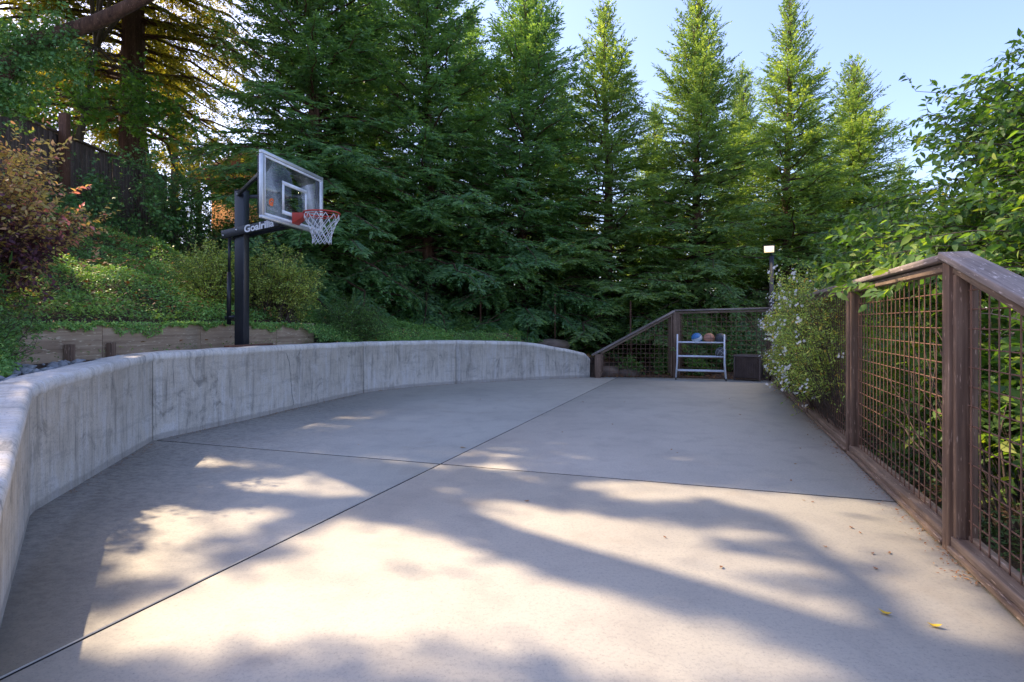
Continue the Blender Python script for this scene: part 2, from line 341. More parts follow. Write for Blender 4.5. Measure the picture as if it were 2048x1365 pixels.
# what the sun reaches on the court (gaps between the crowns, read off the photograph)
LIT = [[(80, 1318), (78, 1290), (110, 1238), (200, 1226), (330, 1200), (400, 1160), (480, 1128), (600, 1112), (600, 1085), (640, 1060), (700, 1035), (800, 1048), (900, 1068), (960, 1092), (1060, 1133), (1150, 1172), (1300, 1212), (1450, 1248), (1560, 1283), (1660, 1323), (1780, 1385), (1350, 1400), (1180, 1345), (1050, 1312), (900, 1288), (760, 1282), (620, 1294), (480, 1322), (350, 1338), (200, 1335)],
       [(1150, 962), (1250, 960), (1400, 972), (1600, 988), (1760, 1000), (1850, 1040), (1900, 1110), (2000, 1200), (2090, 1280), (2090, 1330), (2000, 1312), (1850, 1290), (1700, 1258), (1550, 1212), (1400, 1172), (1250, 1148), (1150, 1115), (1080, 1075), (1020, 1055), (940, 1035), (960, 1003), (1050, 1005), (1120, 1020), (1170, 1000)],
       [(430, 968), (520, 960), (640, 948), (740, 970), (790, 985), (720, 998), (640, 996), (560, 990), (480, 980)],
       [(280, 1020), (340, 1008), (420, 1022), (560, 1015), (600, 1035), (430, 1062), (410, 1100), (440, 1125), (330, 1165), (240, 1160), (240, 1130), (300, 1090), (290, 1060)],
       [(360, 930), (430, 913), (450, 925), (400, 938)], [(930, 932), (1000, 925), (1060, 938), (980, 945)]]
DARK = [[(1060, 975), (1200, 985), (1260, 1010), (1420, 1000), (1540, 1030), (1650, 1075), (1500, 1062), (1300, 1045), (1150, 1020)],
        [(1400, 1085), (1560, 1082), (1750, 1118), (1820, 1150), (1600, 1125)], [(1500, 1150), (1650, 1160), (1800, 1200), (1650, 1195)]]
LITW = [np.array([ground(u, v) for u, v in p]) for p in LIT]; DARKW = [np.array([ground(u, v) for u, v in p]) for p in DARK]
def in_poly(P, poly):
    x, y = P[:, 0], P[:, 1]; c = np.zeros(len(P), bool); j = len(poly)-1
    for i in range(len(poly)):
        a, b = poly[i], poly[j]
        cond = ((a[1] > y) != (b[1] > y)) & (x < (b[0]-a[0])*(y-a[1])/(b[1]-a[1]+1e-12)+a[0])
        c ^= cond; j = i
    return c
def shadow_xy(P): return P[:, :2]-SUN[:2]*(P[:, 2:3]/SUN[2])
def keep(P, pr=.97):
    g = shadow_xy(P); L = np.zeros(len(P), bool)
    bz_ = np.where((g[:, 0] < .5) & (g[:, 1] > 2))[0]
    if len(bz_):
        q = g[bz_]; dw = np.full(len(q), -1.)
        dw[:] = poly_dist(q, WALL)[0]; fn = np.sin(2.1*q[:, 0]+1.7*q[:, 1])+np.sin(3.7*q[:, 0]-2.3*q[:, 1]+1)+np.sin(1.3*q[:, 0]+4.1*q[:, 1]+2)
        strip = np.abs((q[:, 1]-6.2)+.72*(q[:, 0]+3.3)) < .22
        L[bz_] = ((dw > .15) & (fn > .25)) | ((dw > -.1) & strip)
    for p in LITW: L |= in_poly(g, p)
    for p in DARKW: L &= ~in_poly(g, p)
    return ~(L & (R.random(len(P)) < pr))

# ------------------------------------------------------------ foliage builders
KITE = (np.array([[0, 0, 0], [.42, .5, .10], [1, 0, -.05], [.42, -.5, .10]]), np.array([[0, 2, 1], [0, 3, 2]]))
LEAF = (np.array([[0, 0, 0], [.28, .40, .10], [.62, .38, .07], [1.08, 0, -.16], [.62, -.38, .07], [.28, -.40, .10], [.32, 0, 0], [.68, 0, -.03]]),
        np.array([[0, 6, 1], [6, 7, 2], [6, 2, 1], [7, 3, 2], [0, 5, 6], [5, 4, 6], [6, 4, 7], [7, 4, 3]]))
_a = []
for k, (an, r_) in enumerate([(180, .12), (112, .42), (95, .24), (58, .60), (38, .30), (0, .72), (-38, .30), (-58, .60), (-95, .24), (-112, .42)]):
    _a.append([.42+r_*math.cos(rad(an))*.85, r_*math.sin(rad(an)), -.06*(k % 2)])
STAR = (np.array([[.40, 0, .05]]+_a), np.array([[0, i+1, (i+1) % 10+1] for i in range(10)])[:, [0, 2, 1]])
def frames(d, up):
    d = nrmz(d); y = nrmz(np.cross(up, d)); z = np.cross(d, y); return np.stack([d, y, z], 1)
def scatter(mb, tpl, pos, d, up, ln, wd, rnd=None):
    T, F = tpl; n_ = len(pos)
    if n_ == 0: return
    Rm = frames(d, up)
    S = np.stack([np.broadcast_to(ln, (n_,)), np.broadcast_to(wd, (n_,)), np.broadcast_to(wd, (n_,))], 1)
    L = T[None]*S[:, None, :]
    V = pos[:, None, :]+np.einsum('nkc,ncd->nkd', L, Rm)
    FF = (F[None]+(np.arange(n_)*len(T))[:, None, None]).reshape(-1, 3)
    rnd = R.random(n_) if rnd is None else rnd
    mb.add(V.reshape(-1, 3), FF, np.repeat(rnd, len(T)))
def prisms(mb, A, B, ra, rb):
    """many thin three-sided sticks at once"""
    A = np.asarray(A); B = np.asarray(B); n_ = len(A)
    d = nrmz(B-A); ref = np.where(np.abs(d[:, 2:3]) < .9, [[0, 0, 1.]], [[1., 0, 0]])
    X = nrmz(np.cross(d, ref)); Y = np.cross(d, X); V = np.zeros((n_, 6, 3))
    ra = np.broadcast_to(ra, (n_,)); rb = np.broadcast_to(rb, (n_,))
    for k in range(3):
        w = X*math.cos(k*2.0944)+Y*math.sin(k*2.0944)
        V[:, k] = A+w*ra[:, None]; V[:, k+3] = B+w*rb[:, None]
    F = np.array([[0, 1, 4, 3], [1, 2, 5, 4], [2, 0, 3, 5]])
    mb.add(V.reshape(-1, 3), (F[None]+(np.arange(n_)*6)[:, None, None]).reshape(-1, 4))
def trunk_mb(P, r, n_=12, rough=.06):
    mb = MB(); mb.tube(P, r, n_)
    V = mb.V[0]; c = np.repeat(np.asarray(P, float), n_, 0)
    V[:] = c+(V-c)*(1+rough*R.standard_normal((len(V), 1)))
    return mb
def redwood(seed, H, zb, Rm, nl, step=.072, tw=.13, low_el=2, top_el=64, droop=.34, wd=.29, org=None, pw=.55, gap=0., full=True, skip=None):
    """limbs with flat sprays: crown mesh builder and limb mesh builder, about the origin"""
    g = np.random.default_rng(seed); cr = MB(); lb = MB(); pos=[]; dr=[]; up=[]; ln=[]; rn=[]
    for i in range(nl):
        f = (i+g.random())/nl; z0 = zb+(H-zb)*f**1.12; f = f**1.12; az = i*2.39996+g.normal()*.35
        if g.random() < gap: continue
        L = Rm*(1-f)**pw*g.uniform(.6, 1.22)+.20
        if full: L = min(L*(1+.16*max(0, 1-f*2.4)), 2.55)
        if skip is not None and z0 < skip[2] and math.cos(az-skip[0]) > skip[1]: continue
        el = rad(low_el+(top_el-low_el)*f**1.5+g.normal()*9)
        h = np.array([math.cos(az), math.sin(az), 0.]); K = 7; s = np.linspace(0, L, K)
        dz = -droop*(1-f)*s*s/L+ .10*f*s*s/L
        C = np.array([0, 0, z0])+h*(s*math.cos(el))[:, None]; C[:, 2] += s*math.sin(el)+dz
        C[1:-1] += g.normal(size=(K-2, 3))*.02*L
        r0 = .010+.012*L
        prisms(lb, C[:-1], C[1:], np.linspace(r0, .004, K)[:-1], np.linspace(r0, .004, K)[1:])
        sj = np.arange(.10*L+.04, L*(1-.25*max(0, f-.7)/.3*full), step*g.uniform(.9, 1.15)*(1+1.3*max(0, f-.78)/.22*full)); ns = len(sj)
        B = np.stack([np.interp(sj, s, C[:, q]) for q in range(3)], 1)
        T = nrmz(np.stack([np.interp(sj, s, np.gradient(C[:, q], s)) for q in range(3)], 1))
        S = nrmz(np.cross(T, [0, 0, 1.])); Nn = nrmz(np.cross(S, T))
        sd = np.where(np.arange(ns) % 2, 1., -1.)[:, None]
        l2 = np.clip((L-sj)*.55+.10, .10, .72)*(1-.45*max(0, f-.75)/.25*full)*g.uniform(.6, 1.15, ns)
        an = rad(52)+g.normal(size=ns)*.15
        d2 = nrmz(T*np.cos(an)[:, None]+S*sd*np.sin(an)[:, None]+Nn*g.normal(size=(ns, 1))*.22+np.array([0, 0, -.34*(1-f)]))
        B = np.concatenate([B, C[-2:-1]]); d2 = np.concatenate([d2, nrmz(C[-1:]-C[-2:-1])]); l2 = np.append(l2, L/6+.16); Nn = np.concatenate([Nn, Nn[-1:]]); T = np.concatenate([T, T[-1:]])
        nk = int(.74/.045)
        k = (np.arange(nk)+.7)*.045
        bb, kk = np.meshgrid(np.arange(len(B)), np.arange(nk), indexing='ij'); bb = bb.ravel(); kk = kk.ravel()
        ok = k[kk] < l2[bb]; bb = bb[ok]; kk = kk[ok]
        for side in (-1, 1):
            p = B[bb]+d2[bb]*(k[kk]+side*.012)[:, None]
            p[:, 2] -= .18*(1-f)*k[kk]**2
            pr = nrmz(np.cross(Nn[bb], d2[bb]))*side
            a3 = rad(48)+g.normal(size=len(bb))*.2
            dd = nrmz(d2[bb]*np.cos(a3)[:, None]+pr*np.sin(a3)[:, None]+g.normal(size=(len(bb), 3))*.16)
            pos.append(p); dr.append(dd); up.append(Nn[bb]+h*.75*(1-f)+g.normal(size=(len(bb), 3))*.7)
            ln.append(tw*(1-.45*k[kk]/l2[bb])*g.uniform(.75, 1.2, len(bb)))
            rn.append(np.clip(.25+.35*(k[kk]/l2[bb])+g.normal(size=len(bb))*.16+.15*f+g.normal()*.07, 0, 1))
        # tip
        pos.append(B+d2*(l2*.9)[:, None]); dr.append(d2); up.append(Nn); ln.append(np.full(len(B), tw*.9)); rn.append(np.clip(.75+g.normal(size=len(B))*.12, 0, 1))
    # leader shoots at the very top
    nt_ = 16; zt = g.uniform(H-1.2, H-.1, nt_); aa = g.uniform(0, 6.28, nt_)
    for z_, a_ in zip(zt, aa):
        l_ = (H+.15-z_)*.55+.12; dv = nrmz(np.array([math.cos(a_)*.45, math.sin(a_)*.45, 1.]))
        q = np.arange(0, l_, .035); p = np.array([0, 0, z_])+dv*q[:, None]
        pos.append(p); dr.append(nrmz(dv+g.normal(size=(len(q), 3))*.42)); up.append(g.normal(size=(len(q), 3))); ln.append(np.full(len(q), .085)); rn.append(g.uniform(.3, .9, len(q)))
        prisms(lb, [[0, 0, z_]], [np.array([0, 0, z_])+dv*l_], .006, .003)
    pos = np.concatenate(pos); dr = np.concatenate(dr); up = np.concatenate(up); ln = np.concatenate(ln); rn = np.concatenate(rn)
    if org is not None:
        k_ = keep(pos+org); pos, dr, up, ln, rn = pos[k_], dr[k_], up[k_], ln[k_], rn[k_]
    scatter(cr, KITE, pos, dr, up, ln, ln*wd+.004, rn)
    return cr, lb
def branchy(seed, roots, tips, n_tw=8, tw_len=.4, lf_n=8, lf_len=.07, lf_w=.5, tpl=KITE, bend=.2, r0=.012, rnd_off=0, upn=.9, dd=.25, start=.35, keepit=False, twigs=True, sag=0., jit=.6, sides=4):
    g = np.random.default_rng(seed); roots = np.asarray(roots, float); tips = np.asarray(tips, float); n_ = len(tips)
    if roots.ndim == 1: roots = np.broadcast_to(roots, tips.shape)
    D = tips-roots; Ln = np.linalg.norm(D, axis=1, keepdims=True)
    mid = roots+D*.5+np.array([0, 0, 1.])*bend*Ln+g.normal(size=D.shape)*.06*Ln
    def bz(t): return (1-t)**2*roots_+2*t*(1-t)*mid_+t*t*tips_
    st = MB(); K = 7
    for i in range(n_):
        t = np.linspace(0, 1, K)[:, None]
        P = (1-t)**2*roots[i]+2*t*(1-t)*mid[i]+t*t*tips[i]
        if keepit:
            rr_ = np.linspace(r0, r0*.25, K); kb_ = keep((P[:-1]+P[1:])/2, 1.)
            if kb_.any(): prisms(st, P[:-1][kb_], P[1:][kb_], rr_[:-1][kb_], rr_[1:][kb_])
        else: st.tube(P, np.linspace(r0, r0*.25, K), sides, cap=False)
    t = g.uniform(start, 1, (n_, n_tw)); t[:, 0] = 1; t3 = t[..., None]
    B = (1-t3)**2*roots[:, None]+2*t3*(1-t3)*mid[:, None]+t3**2*tips[:, None]
    Tn = nrmz(2*(1-t3)*(mid-roots)[:, None]+2*t3*(tips-mid)[:, None])
    d = nrmz(Tn*.6+g.normal(size=Tn.shape)*jit+np.array([0, 0, .1])); B = B.reshape(-1, 3); d = d.reshape(-1, 3)
    tl = tw_len*g.uniform(.55, 1.2, len(B))
    fr_ = (np.arange(lf_n)+.6)/lf_n
    P = B[:, None]+d[:, None]*(tl[:, None]*fr_)[..., None]; P[..., 2] -= sag*(tl[:, None]*fr_)**2
    sdv = nrmz(np.cross(d, np.array([0, 0, 1.])+g.normal(size=d.shape)*.4))
    sgn = np.where(np.arange(lf_n) % 2, 1., -1.)
    ld = nrmz(d[:, None]*.55+sdv[:, None]*(sgn[None, :, None]*.85)+g.normal(size=P.shape)*.3+np.array([0, 0, -dd]))
    un = np.array([0, 0, upn])+g.normal(size=P.shape)*.45
    P = P.reshape(-1, 3); ld = ld.reshape(-1, 3); un = un.reshape(-1, 3)
    ln = lf_len*g.uniform(.6, 1.25, len(P)); rn = np.clip(g.beta(2, 2.2, len(P))+rnd_off, 0, 1)
    if keepit:
        k_ = keep(P); P, ld, un, ln, rn = P[k_], ld[k_], un[k_], ln[k_], rn[k_]
        k2 = keep(B); 
    if twigs:
        kb = keep(B) if keepit else np.ones(len(B), bool)
        E = B+d*tl[:, None]; E[:, 2] -= sag*tl**2
        prisms(st, B[kb], E[kb], r0*.25, r0*.1)
    lf = MB(); scatter(lf, tpl, P, ld, un, ln, ln*lf_w, rn)
    return st, lf, (P, ld, un, ln)
def ell(seed, c, r, n_, shell=.55, low=None):
    g = np.random.default_rng(seed); v = nrmz(g.normal(size=(n_, 3))); q = g.uniform(shell**3, 1, n_)**(1/3)
    lump = 1+.16*np.sin(v[:, 0]*5+seed)*np.sin(v[:, 1]*4.3+2*seed)+.12*np.sin(v[:, 2]*7+seed)
    P = np.asarray(c)+v*np.asarray(r)*(q*lump)[:, None]
    return P if low is None else P[P[:, 2] > low]

# ------------------------------------------------------------ ground sheet
xs = np.unique(np.concatenate([np.linspace(-900, -40, 12), np.linspace(-40, -14, 18), np.linspace(-14, -6, 33), np.linspace(-6, 3, 82), np.linspace(3, 12, 46), np.linspace(12, 40, 15), np.linspace(40, 900, 12)]))
ys = np.unique(np.concatenate([np.linspace(-300, -8, 8), np.linspace(-8, 0, 17), np.linspace(0, 16, 140), np.linspace(16, 30, 29), np.linspace(30, 80, 12), np.linspace(80, 1500, 14)]))
XX, YY = np.meshgrid(xs, ys, indexing='ij'); ZZ = height(XX.ravel(), YY.ravel())
mb = MB(); i, j = np.meshgrid(np.arange(len(xs)-1), np.arange(len(ys)-1), indexing='ij'); i = i.ravel(); j = j.ravel(); W_ = len(ys)
mb.add(np.stack([XX.ravel(), YY.ravel(), ZZ], 1), np.stack([i*W_+j, (i+1)*W_+j, (i+1)*W_+j+1, i*W_+j+1], 1))
single('ground', mb, M['soil'], kind='structure', smooth=True)

# ------------------------------------------------------------ court slabs
def clip(poly, p, nrm_):
    out = []; m_ = len(poly)
    for k in range(m_):
        a, b = poly[k], poly[(k+1) % m_]; da, db = (a-p)@nrm_, (b-p)@nrm_
        if da >= 0: out.append(a)
        if da*db < 0: out.append(a+(b-a)*da/(da-db))
    return out
NW = np.array([[-d[1], d[0]] for d in nrmz(np.gradient(WALL, axis=0))])
court_poly = [w+nv*.14 for w, nv in zip(WALL, NW)]
court_poly = [np.array([-1.2, -5.]), *court_poly, F1+FS*.02+np.array([.04, .56]), F0-FT*9+FS*.02]
court_poly = [np.array([-6., -3.]), np.array([-9., -16.])][::-1]+[np.array([-1.6, .6])]+[w+nv*.14 for w, nv in zip(WALL, NW)]+[np.array([3.7, 12.90]), F1+np.array([.03, .04])+FS*.0, F0-FT*3, np.array([9., -8]), np.array([9., -16])]  # slab carried on unseen behind the camera to bounce sunlight forward
J1, J2 = ground(0, 1358), ground(1225, 760); JD = nrmz(J2-J1); JN = np.array([JD[1], -JD[0]])
K1, K2 = ground(315, 881), ground(1785, 1003); KD = nrmz(K2-K1); KN = np.array([-KD[1], KD[0]])
court = link('court', None); court['kind'] = 'structure'
gp = .0085
def slab(sides):
    poly = court_poly
    for p, nv in sides: poly = clip(poly, p+nv*(gp if abs(nv@JN) > .9 else .014), nv)
    return poly
K3 = K1-KN*4.9
for sides in ([(J1, JN), (K1, KN)], [(J1, -JN), (K1, KN)], [(J1, JN), (K1, -KN), (K3, KN)], [(J1, -JN), (K1, -KN), (K3, KN)], [(J1, JN), (K3, -KN)], [(J1, -JN), (K3, -KN)]):
    poly = slab(sides)
    if len(poly) < 3: continue
    P = np.array(poly)[::-1]; P = P if np.sum(np.cross(P, np.roll(P, -1, 0))) > 0 else P[::-1]
    m_ = len(P); c = P.mean(0); Pi = P.copy()
    # slightly eased top edge
    V = np.concatenate([np.c_[P, np.full(m_, -.11)], np.c_[P, np.full(m_, -.005)], np.c_[P+nrmz(c-P)*.006, np.zeros(m_)]])
    k = np.arange(m_); k2 = (k+1) % m_
    mb = MB(); mb.add(V, [np.stack([k, k2, m_+k2, m_+k], 1), np.stack([m_+k, m_+k2, 2*m_+k2, 2*m_+k], 1), (2*m_+k)[None, :]])
    me = mb.mesh('concrete_slab', M['court']); me.materials.append(M['joint'])
    for p_ in me.polygons:
        if abs(p_.normal.z) < .3: p_.material_index = 1
    o = link('concrete_slab', me, court)
mb = MB()
for a, b in ((J1-JD*2, J2), (K1, K2)):
    mb.beam([*a, -.055], [*b, -.055], .019 if a[1] < 3 else .030, .05)
o = link('joint_filler', mb.mesh('joint_filler', M['joint']), court)

# ------------------------------------------------------------ curved concrete retaining wall
wallobj = thing('concrete_retaining_wall', 'low curved grey concrete retaining wall with rounded cap around the court', 'wall', (-3.5, 6, 0))
def fine_path():
    # denser path with gentle rounding
    P=[]; H_=[]; S=[0]
    for a in range(len(WALL)-1):
        n_ = 6
        for q in range(n_):
            t = q/n_; P.append(WALL[a]*(1-t)+WALL[a+1]*t); H_.append(WH[a]*(1-t)+WH[a+1]*t)
    P.append(WALL[-1]); H_.append(WH[-1]); P = np.array(P); H_ = np.array(H_)
    sharp = 12
    for it in range(3):
        Q = P.copy(); Q[1:-1] = (P[:-2]+2*P[1:-1]+P[2:])/4
        for s_ in (6, 12, 18): Q[s_] = P[s_] if s_ != 6 else Q[s_]
        P = Q
        h = H_.copy(); h[1:-1] = (H_[:-2]+2*H_[1:-1]+H_[2:])/4; H_ = h
    return P, H_
WP, WHH = fine_path(); WS = np.concatenate([[0], np.cumsum(np.linalg.norm(np.diff(WP, axis=0), axis=1))])
tg = nrmz(np.gradient(WP, axis=0)); WN = np.stack([-tg[:, 1], tg[:, 0]], 1)      # outward (away from the court)
def wat(s): return (np.array([np.interp(s, WS, WP[:, 0]), np.interp(s, WS, WP[:, 1])]), nrmz(np.array([np.interp(s, WS, WN[:, 0]), np.interp(s, WS, WN[:, 1])])), np.interp(s, WS, WHH))
def s_of(u):
    uu = 1024+WP[:, 0]/WP[:, 1]*FPX; k = np.where(WP[:, 1] > 4)[0]
    return np.interp(u, uu[k], WS[k])
js = [0, s_of(306), s_of(727), s_of(912), WS[-1]]
PROF = [(0, -.10, 0), (0, -.092, 1), (-.012, -.085, 1), (-.014, -.05, 1), (-.008, -.020, 1), (.010, -.004, 1), (.04, 0, 1), (.20, .0, 1), (.27, -.01, 1), (.295, -.035, 1), (.30, -.08, 1), (.30, -.3, 0)]
PROF = [(0, 0, 0)]+PROF[1:-1]+[(.30, 0, 0)]
for a, b in zip(js[:-1], js[1:]):
    s = np.arange(a+.005, b-.005, .11); s = np.append(s, b-.005); V=[]; UV=[]; m_ = len(PROF)
    for q, sv in enumerate(s):
        p, nv, h = wat(sv)
        e = min(sv-js[0], js[-1]-sv); hh = h-(.11*(1-min(1, e/.14))**2)
        for o_, z_, top in PROF:
            z = hh+z_ if top else -.1
            pp = p+nv*o_; V.append([pp[0], pp[1], z+(.004*math.sin(sv*9+o_*20) if top else 0)]); UV.append([sv, z+ (o_ if top else 0)])
    q, r_ = np.meshgrid(np.arange(len(s)-1), np.arange(m_-1), indexing='ij'); q = q.ravel(); r_ = r_.ravel()
    mb = MB(); mb.add(V, [np.stack([q*m_+r_, q*m_+r_+1, (q+1)*m_+r_+1, (q+1)*m_+r_], 1)[:, ::-1], np.arange(m_)[None, :], (np.arange(m_)[::-1]+(len(s)-1)*m_)[None, :]], uv=UV)
    part('wall_panel', mb, M['wall'], wallobj, smooth=True)
    o = wallobj.children[-1]; o.data.polygons.foreach_get
mb = MB()
for sv in js[1:-1]:
    p, nv, h = wat(sv); mb.beam([*(p+nv*.012), -.05], [*(p+nv*.012), h-.05], .018, .018, up=(1, 0, 0)); 
    mb.beam([*(p+nv*.02), h-.022], [*(p+nv*.28), h-.022], .02, .02)
part('joint_filler', mb, M['joint'], wallobj)
mb = MB(); sv0 = s_of(583); zc = np.linspace(.05, .92, 24); off = np.cumsum(R.normal(size=24))*.011
for k in range(23):
    pa, na, h = wat(sv0+off[k]*.8+.05-zc[k]*.12); pb, nb, h = wat(sv0+off[k+1]*.8+.05-zc[k+1]*.12)
    if zc[k+1] < h-.10: mb.beam([*(pa-na*.0005), zc[k]], [*(pb-nb*.0005), zc[k+1]], .005, .003, up=(1, 0, 0))
part('crack', mb, M['joint'], wallobj)

# ------------------------------------------------------------ timber edging, pebbles, plank
def boards(obj, L, zt, zb, mat, cuts, th=.05):
    L = np.asarray(L, float); S = np.concatenate([[0], np.cumsum(np.linalg.norm(np.diff(L, axis=0), axis=1))])
    cuts = sorted(set([0, S[-1]]+list(cuts)+list(S[1:-1])))
    for a, b in zip(cuts[:-1], cuts[1:]):
        pa = np.array([np.interp(a+.004, S, L[:, 0]), np.interp(a+.004, S, L[:, 1])]); pb = np.array([np.interp(b-.004, S, L[:, 0]), np.interp(b-.004, S, L[:, 1])])
        d = nrmz(pb-pa); ang = math.atan2(d[1], d[0]); c = (pa+pb)/2; l = np.linalg.norm(pb-pa)
        mb = MB(); mb.box((0, 0, 0), (l, th, zt-zb)); o = link('board', mb.mesh('board', mat), obj)
        o.location = (c[0]-obj.location.x, c[1]-obj.location.y, (zt+zb)/2-obj.location.z+R.normal()*.004); o.rotation_euler.z = ang
        m_ = o.modifiers.new('b', 'BEVEL'); m_.width = .006; m_.segments = 2
te = thing('timber_edging', 'pale knotty timber boards holding back the ground cover behind the concrete wall', 'edging', (-4.5, 7, .8))
boards(te, [TIMB[2]+[-.03, -.25], TIMB[3], TIMB[4], (-3.6, 10.4)], 1.235, .80, M['timber'], [1.1])
for y_ in (6.0, 6.5):
    x_ = np.interp(y_, [5.6, 8.0], [-4.75, -4.35])+.07; mb = MB(); mb.box((x_, y_, .87), (.06, .09, .30), .16); part('stake', mb, M['fence'], te, bevel=.004)
te2 = thing('timber_edging', 'short reddish timber board with sloping end above the far concrete wall', 'edging', (-.6, 13.3, .7))
mb = MB(); a = np.array([-1.5, 12.98]); b = np.array([.28, 13.42]); d = nrmz(b-a); nn = np.array([-d[1], d[0]])*.03
V=[]
for sgn in (-1, 1):
    for p, z in ((a, .70), (b+d*.0, .70), (b+d*.0, .80), (b-d*.42, 1.0), (a, 1.0)): V.append([*(p+nn*sgn), z])
k = np.arange(5); k2 = (k+1) % 5
mb.add(V, [k[None, ::-1][:, ::-1], (k[::-1]+5)[None, :], np.stack([k, k+5, k2+5, k2], 1)])
V_ = np.array(mb.V[0]); o = part('board', mb, M['timber2'], te2, bevel=.005)
mb = MB(); p, nv, h = wat(s_of(545)); tgx = np.array([nv[1], -nv[0]])
mb.beam([*(p+nv*.36-tgx*.45), h+.0], [*(p+nv*.36+tgx*.45), h+.0], .08, .035)
single('wooden_plank', mb, M['redpost'], 'thin red brown plank lying along the concrete wall behind the hoop post', 'plank', bevel=.004)
# pebbles
ICO_V, ICO_F = None, None
import bmesh
bm = bmesh.new(); bmesh.ops.create_icosphere(bm, subdivisions=1, radius=1); bm.verts.ensure_lookup_table()
ICO_V = np.array([v.co[:] for v in bm.verts]); ICO_F = np.array([[v.index for v in f.verts] for f in bm.faces]); bm.free()
def blobs(pos, size, flat=.6, seed=1):
    g = np.random.default_rng(seed); mb = MB()
    for p, s_ in zip(pos, size):
        v = ICO_V*(1+g.normal(size=(len(ICO_V), 1))*.12)*s_*np.array([1, g.uniform(.65, 1), flat*g.uniform(.8, 1.2)]); a = g.uniform(0, 6.3)
        C, S = math.cos(a), math.sin(a); v = v@np.array([[C, S, 0], [-S, C, 0], [0, 0, 1]]); mb.add(v+p, ICO_F, g.random())
    return mb
pp = []
while len(pp) < 520:
    sv = R.uniform(js[1]-3.0, js[1]+1.6); p, nv, h = wat(sv); q = p+nv*R.uniform(.33, 1.25)
    if poly_dist(q[None], TIMB)[0][0] > -.06: continue
    pp.append([*q, h-.09+.02*R.random()])
pp = np.array(pp)
single('gravel_strip', blobs(pp, R.uniform(.018, .055, len(pp)), .6), M['pebble'], 'loose grey river pebbles between the concrete wall and timber boards', 'gravel', kind='stuff', smooth=True)

# ------------------------------------------------------------ wire fences
ROD = None
def rod(parent, a, b, r, mat):
    global ROD
    if ROD is None:
        mb = MB(); mb.tube([[0, 0, 0], [.5, 0, 0], [1, 0, 0]], 1, 6); ROD = mb.mesh('wire', mat, True)
    a = np.asarray(a, float); b = np.asarray(b, float); d = b-a; l = np.linalg.norm(d)
    o = link('wire', ROD, parent); o.location = tuple(a-np.array(parent.location)); o.scale = (l, r, r)
    o.rotation_euler = Vector(d.tolist()).to_track_quat('X', 'Z').to_euler(); return o
def plank(name, parent, a, b, w, h, mat, bevel=.004, upv=None):
    """timber running a to b with its grain lengthwise"""
    a = np.asarray(a, float); b = np.asarray(b, float); d = b-a; l = np.linalg.norm(d); mb = MB(); mb.box((0, 0, 0), (l, w, h))
    o = link(name, mb.mesh(name, mat), parent); o.location = tuple((a+b)/2-np.array(parent.location))
    rot = Vector(d.tolist()).to_track_quat('X', 'Z').to_euler() if abs(d[2]) < .95*l else None
    o.rotation_euler = rot if rot is not None else (0, rad(-90), 0)
    if upv is not None: o.rotation_euler = (0, 0, upv)
    if bevel:
        m_ = o.modifiers.new('b', 'BEVEL'); m_.width = bevel; m_.segments = 2
    return o
def post(parent, p, zt, s=.098, ang=0, zb=-.25, name='post', sy=None):
    mb = MB(); mb.box((0, 0, 0), (s, sy or s, zt-zb)); o = link(name, mb.mesh(name, M['fence']), parent)
    o.location = (p[0]-parent.location.x, p[1]-parent.location.y, (zt+zb)/2-parent.location.z); o.rotation_euler.z = ang
    m_ = o.modifiers.new('b', 'BEVEL'); m_.width = .004; m_.segments = 2; return o
def panel(parent, pa, pb, za, zb_, out, sill=True, halfpost=.05):
    """framed wire panel between two posts, za/zb_: underside height of the cap at each end"""
    pa = np.asarray(pa, float); pb = np.asarray(pb, float); d = nrmz(pb-pa); L = np.linalg.norm(pb-pa); ang = math.atan2(d[1], d[0])
    Z = lambda s: za+(zb_-za)*s/L
    off = out*.012
    s0, s1 = halfpost+.002, L-halfpost-.002
    for s_, sg in ((s0+.020, 1), (s1-.020, -1)):                    # frame stiles beside each post
        post(parent, pa+d*s_, Z(s_)-.055, .038, ang, .04, 'frame_stile', .066)
    for s_, q in ((s0+.056, 0), (s1-.056, 0)):
        post(parent, pa+d*s_+out*.042, Z(s_)-.055, .032, ang, .10, 'nailing_strip', .03)
    a3 = lambda s, z, o=0.: np.array([*(pa+d*s+out*o), z])
    plank('top_rail', parent, a3(s0, Z(s0)-.030), a3(s1, Z(s1)-.030), .066, .046, M['fence_h'])
    if sill:
        plank('bottom_rail', parent, a3(s0, .072), a3(s1, .072), .085, .05, M['fence_h'])
        plank('bottom_rail', parent, a3(s0, .030, -.006), a3(s1, .030, -.006), .11, .030, M['fence_h'])
        plank('bottom_rail', parent, a3(s0, .108, .040), a3(s1, .108, .040), .034, .024, M['fence_h'])
    ws = np.arange(s0+.10, s1-.03, .1016)
    for s_ in ws: rod(parent, a3(s_, .10 if sill else -.02, .020), a3(s_, Z(s_)-.052, .020), .0038, M['wire'])
    z_ = .20 if sill else .04
    while z_ < max(za, zb_)-.07:
        lo, hi = s0+.03, s1-.03
        if za != zb_:
            sc_ = L*(z_+.055-za)/(zb_-za)
            if zb_ > za: lo = max(lo, sc_)
            else: hi = min(hi, sc_)
        if hi-lo > .08: rod(parent, a3(lo, z_, .026), a3(hi, z_, .026), .0038, M['wire'])
        z_ += .1016
side = thing('wire_panel_fence', 'long dark wood fence with rusty wire grid along the right side of the court', 'fence', (F0[0], F0[1], 0))
ang_f = math.atan2(FT[1], FT[0]); off_ = FS*.024+FT*.02
PP = [F0+off_+FT*SPAN*k for k in (-1, 0, 1, 2, 3, 4)]
ZU = [.80, 1.585, 1.585, 1.58, 1.56, 1.53]
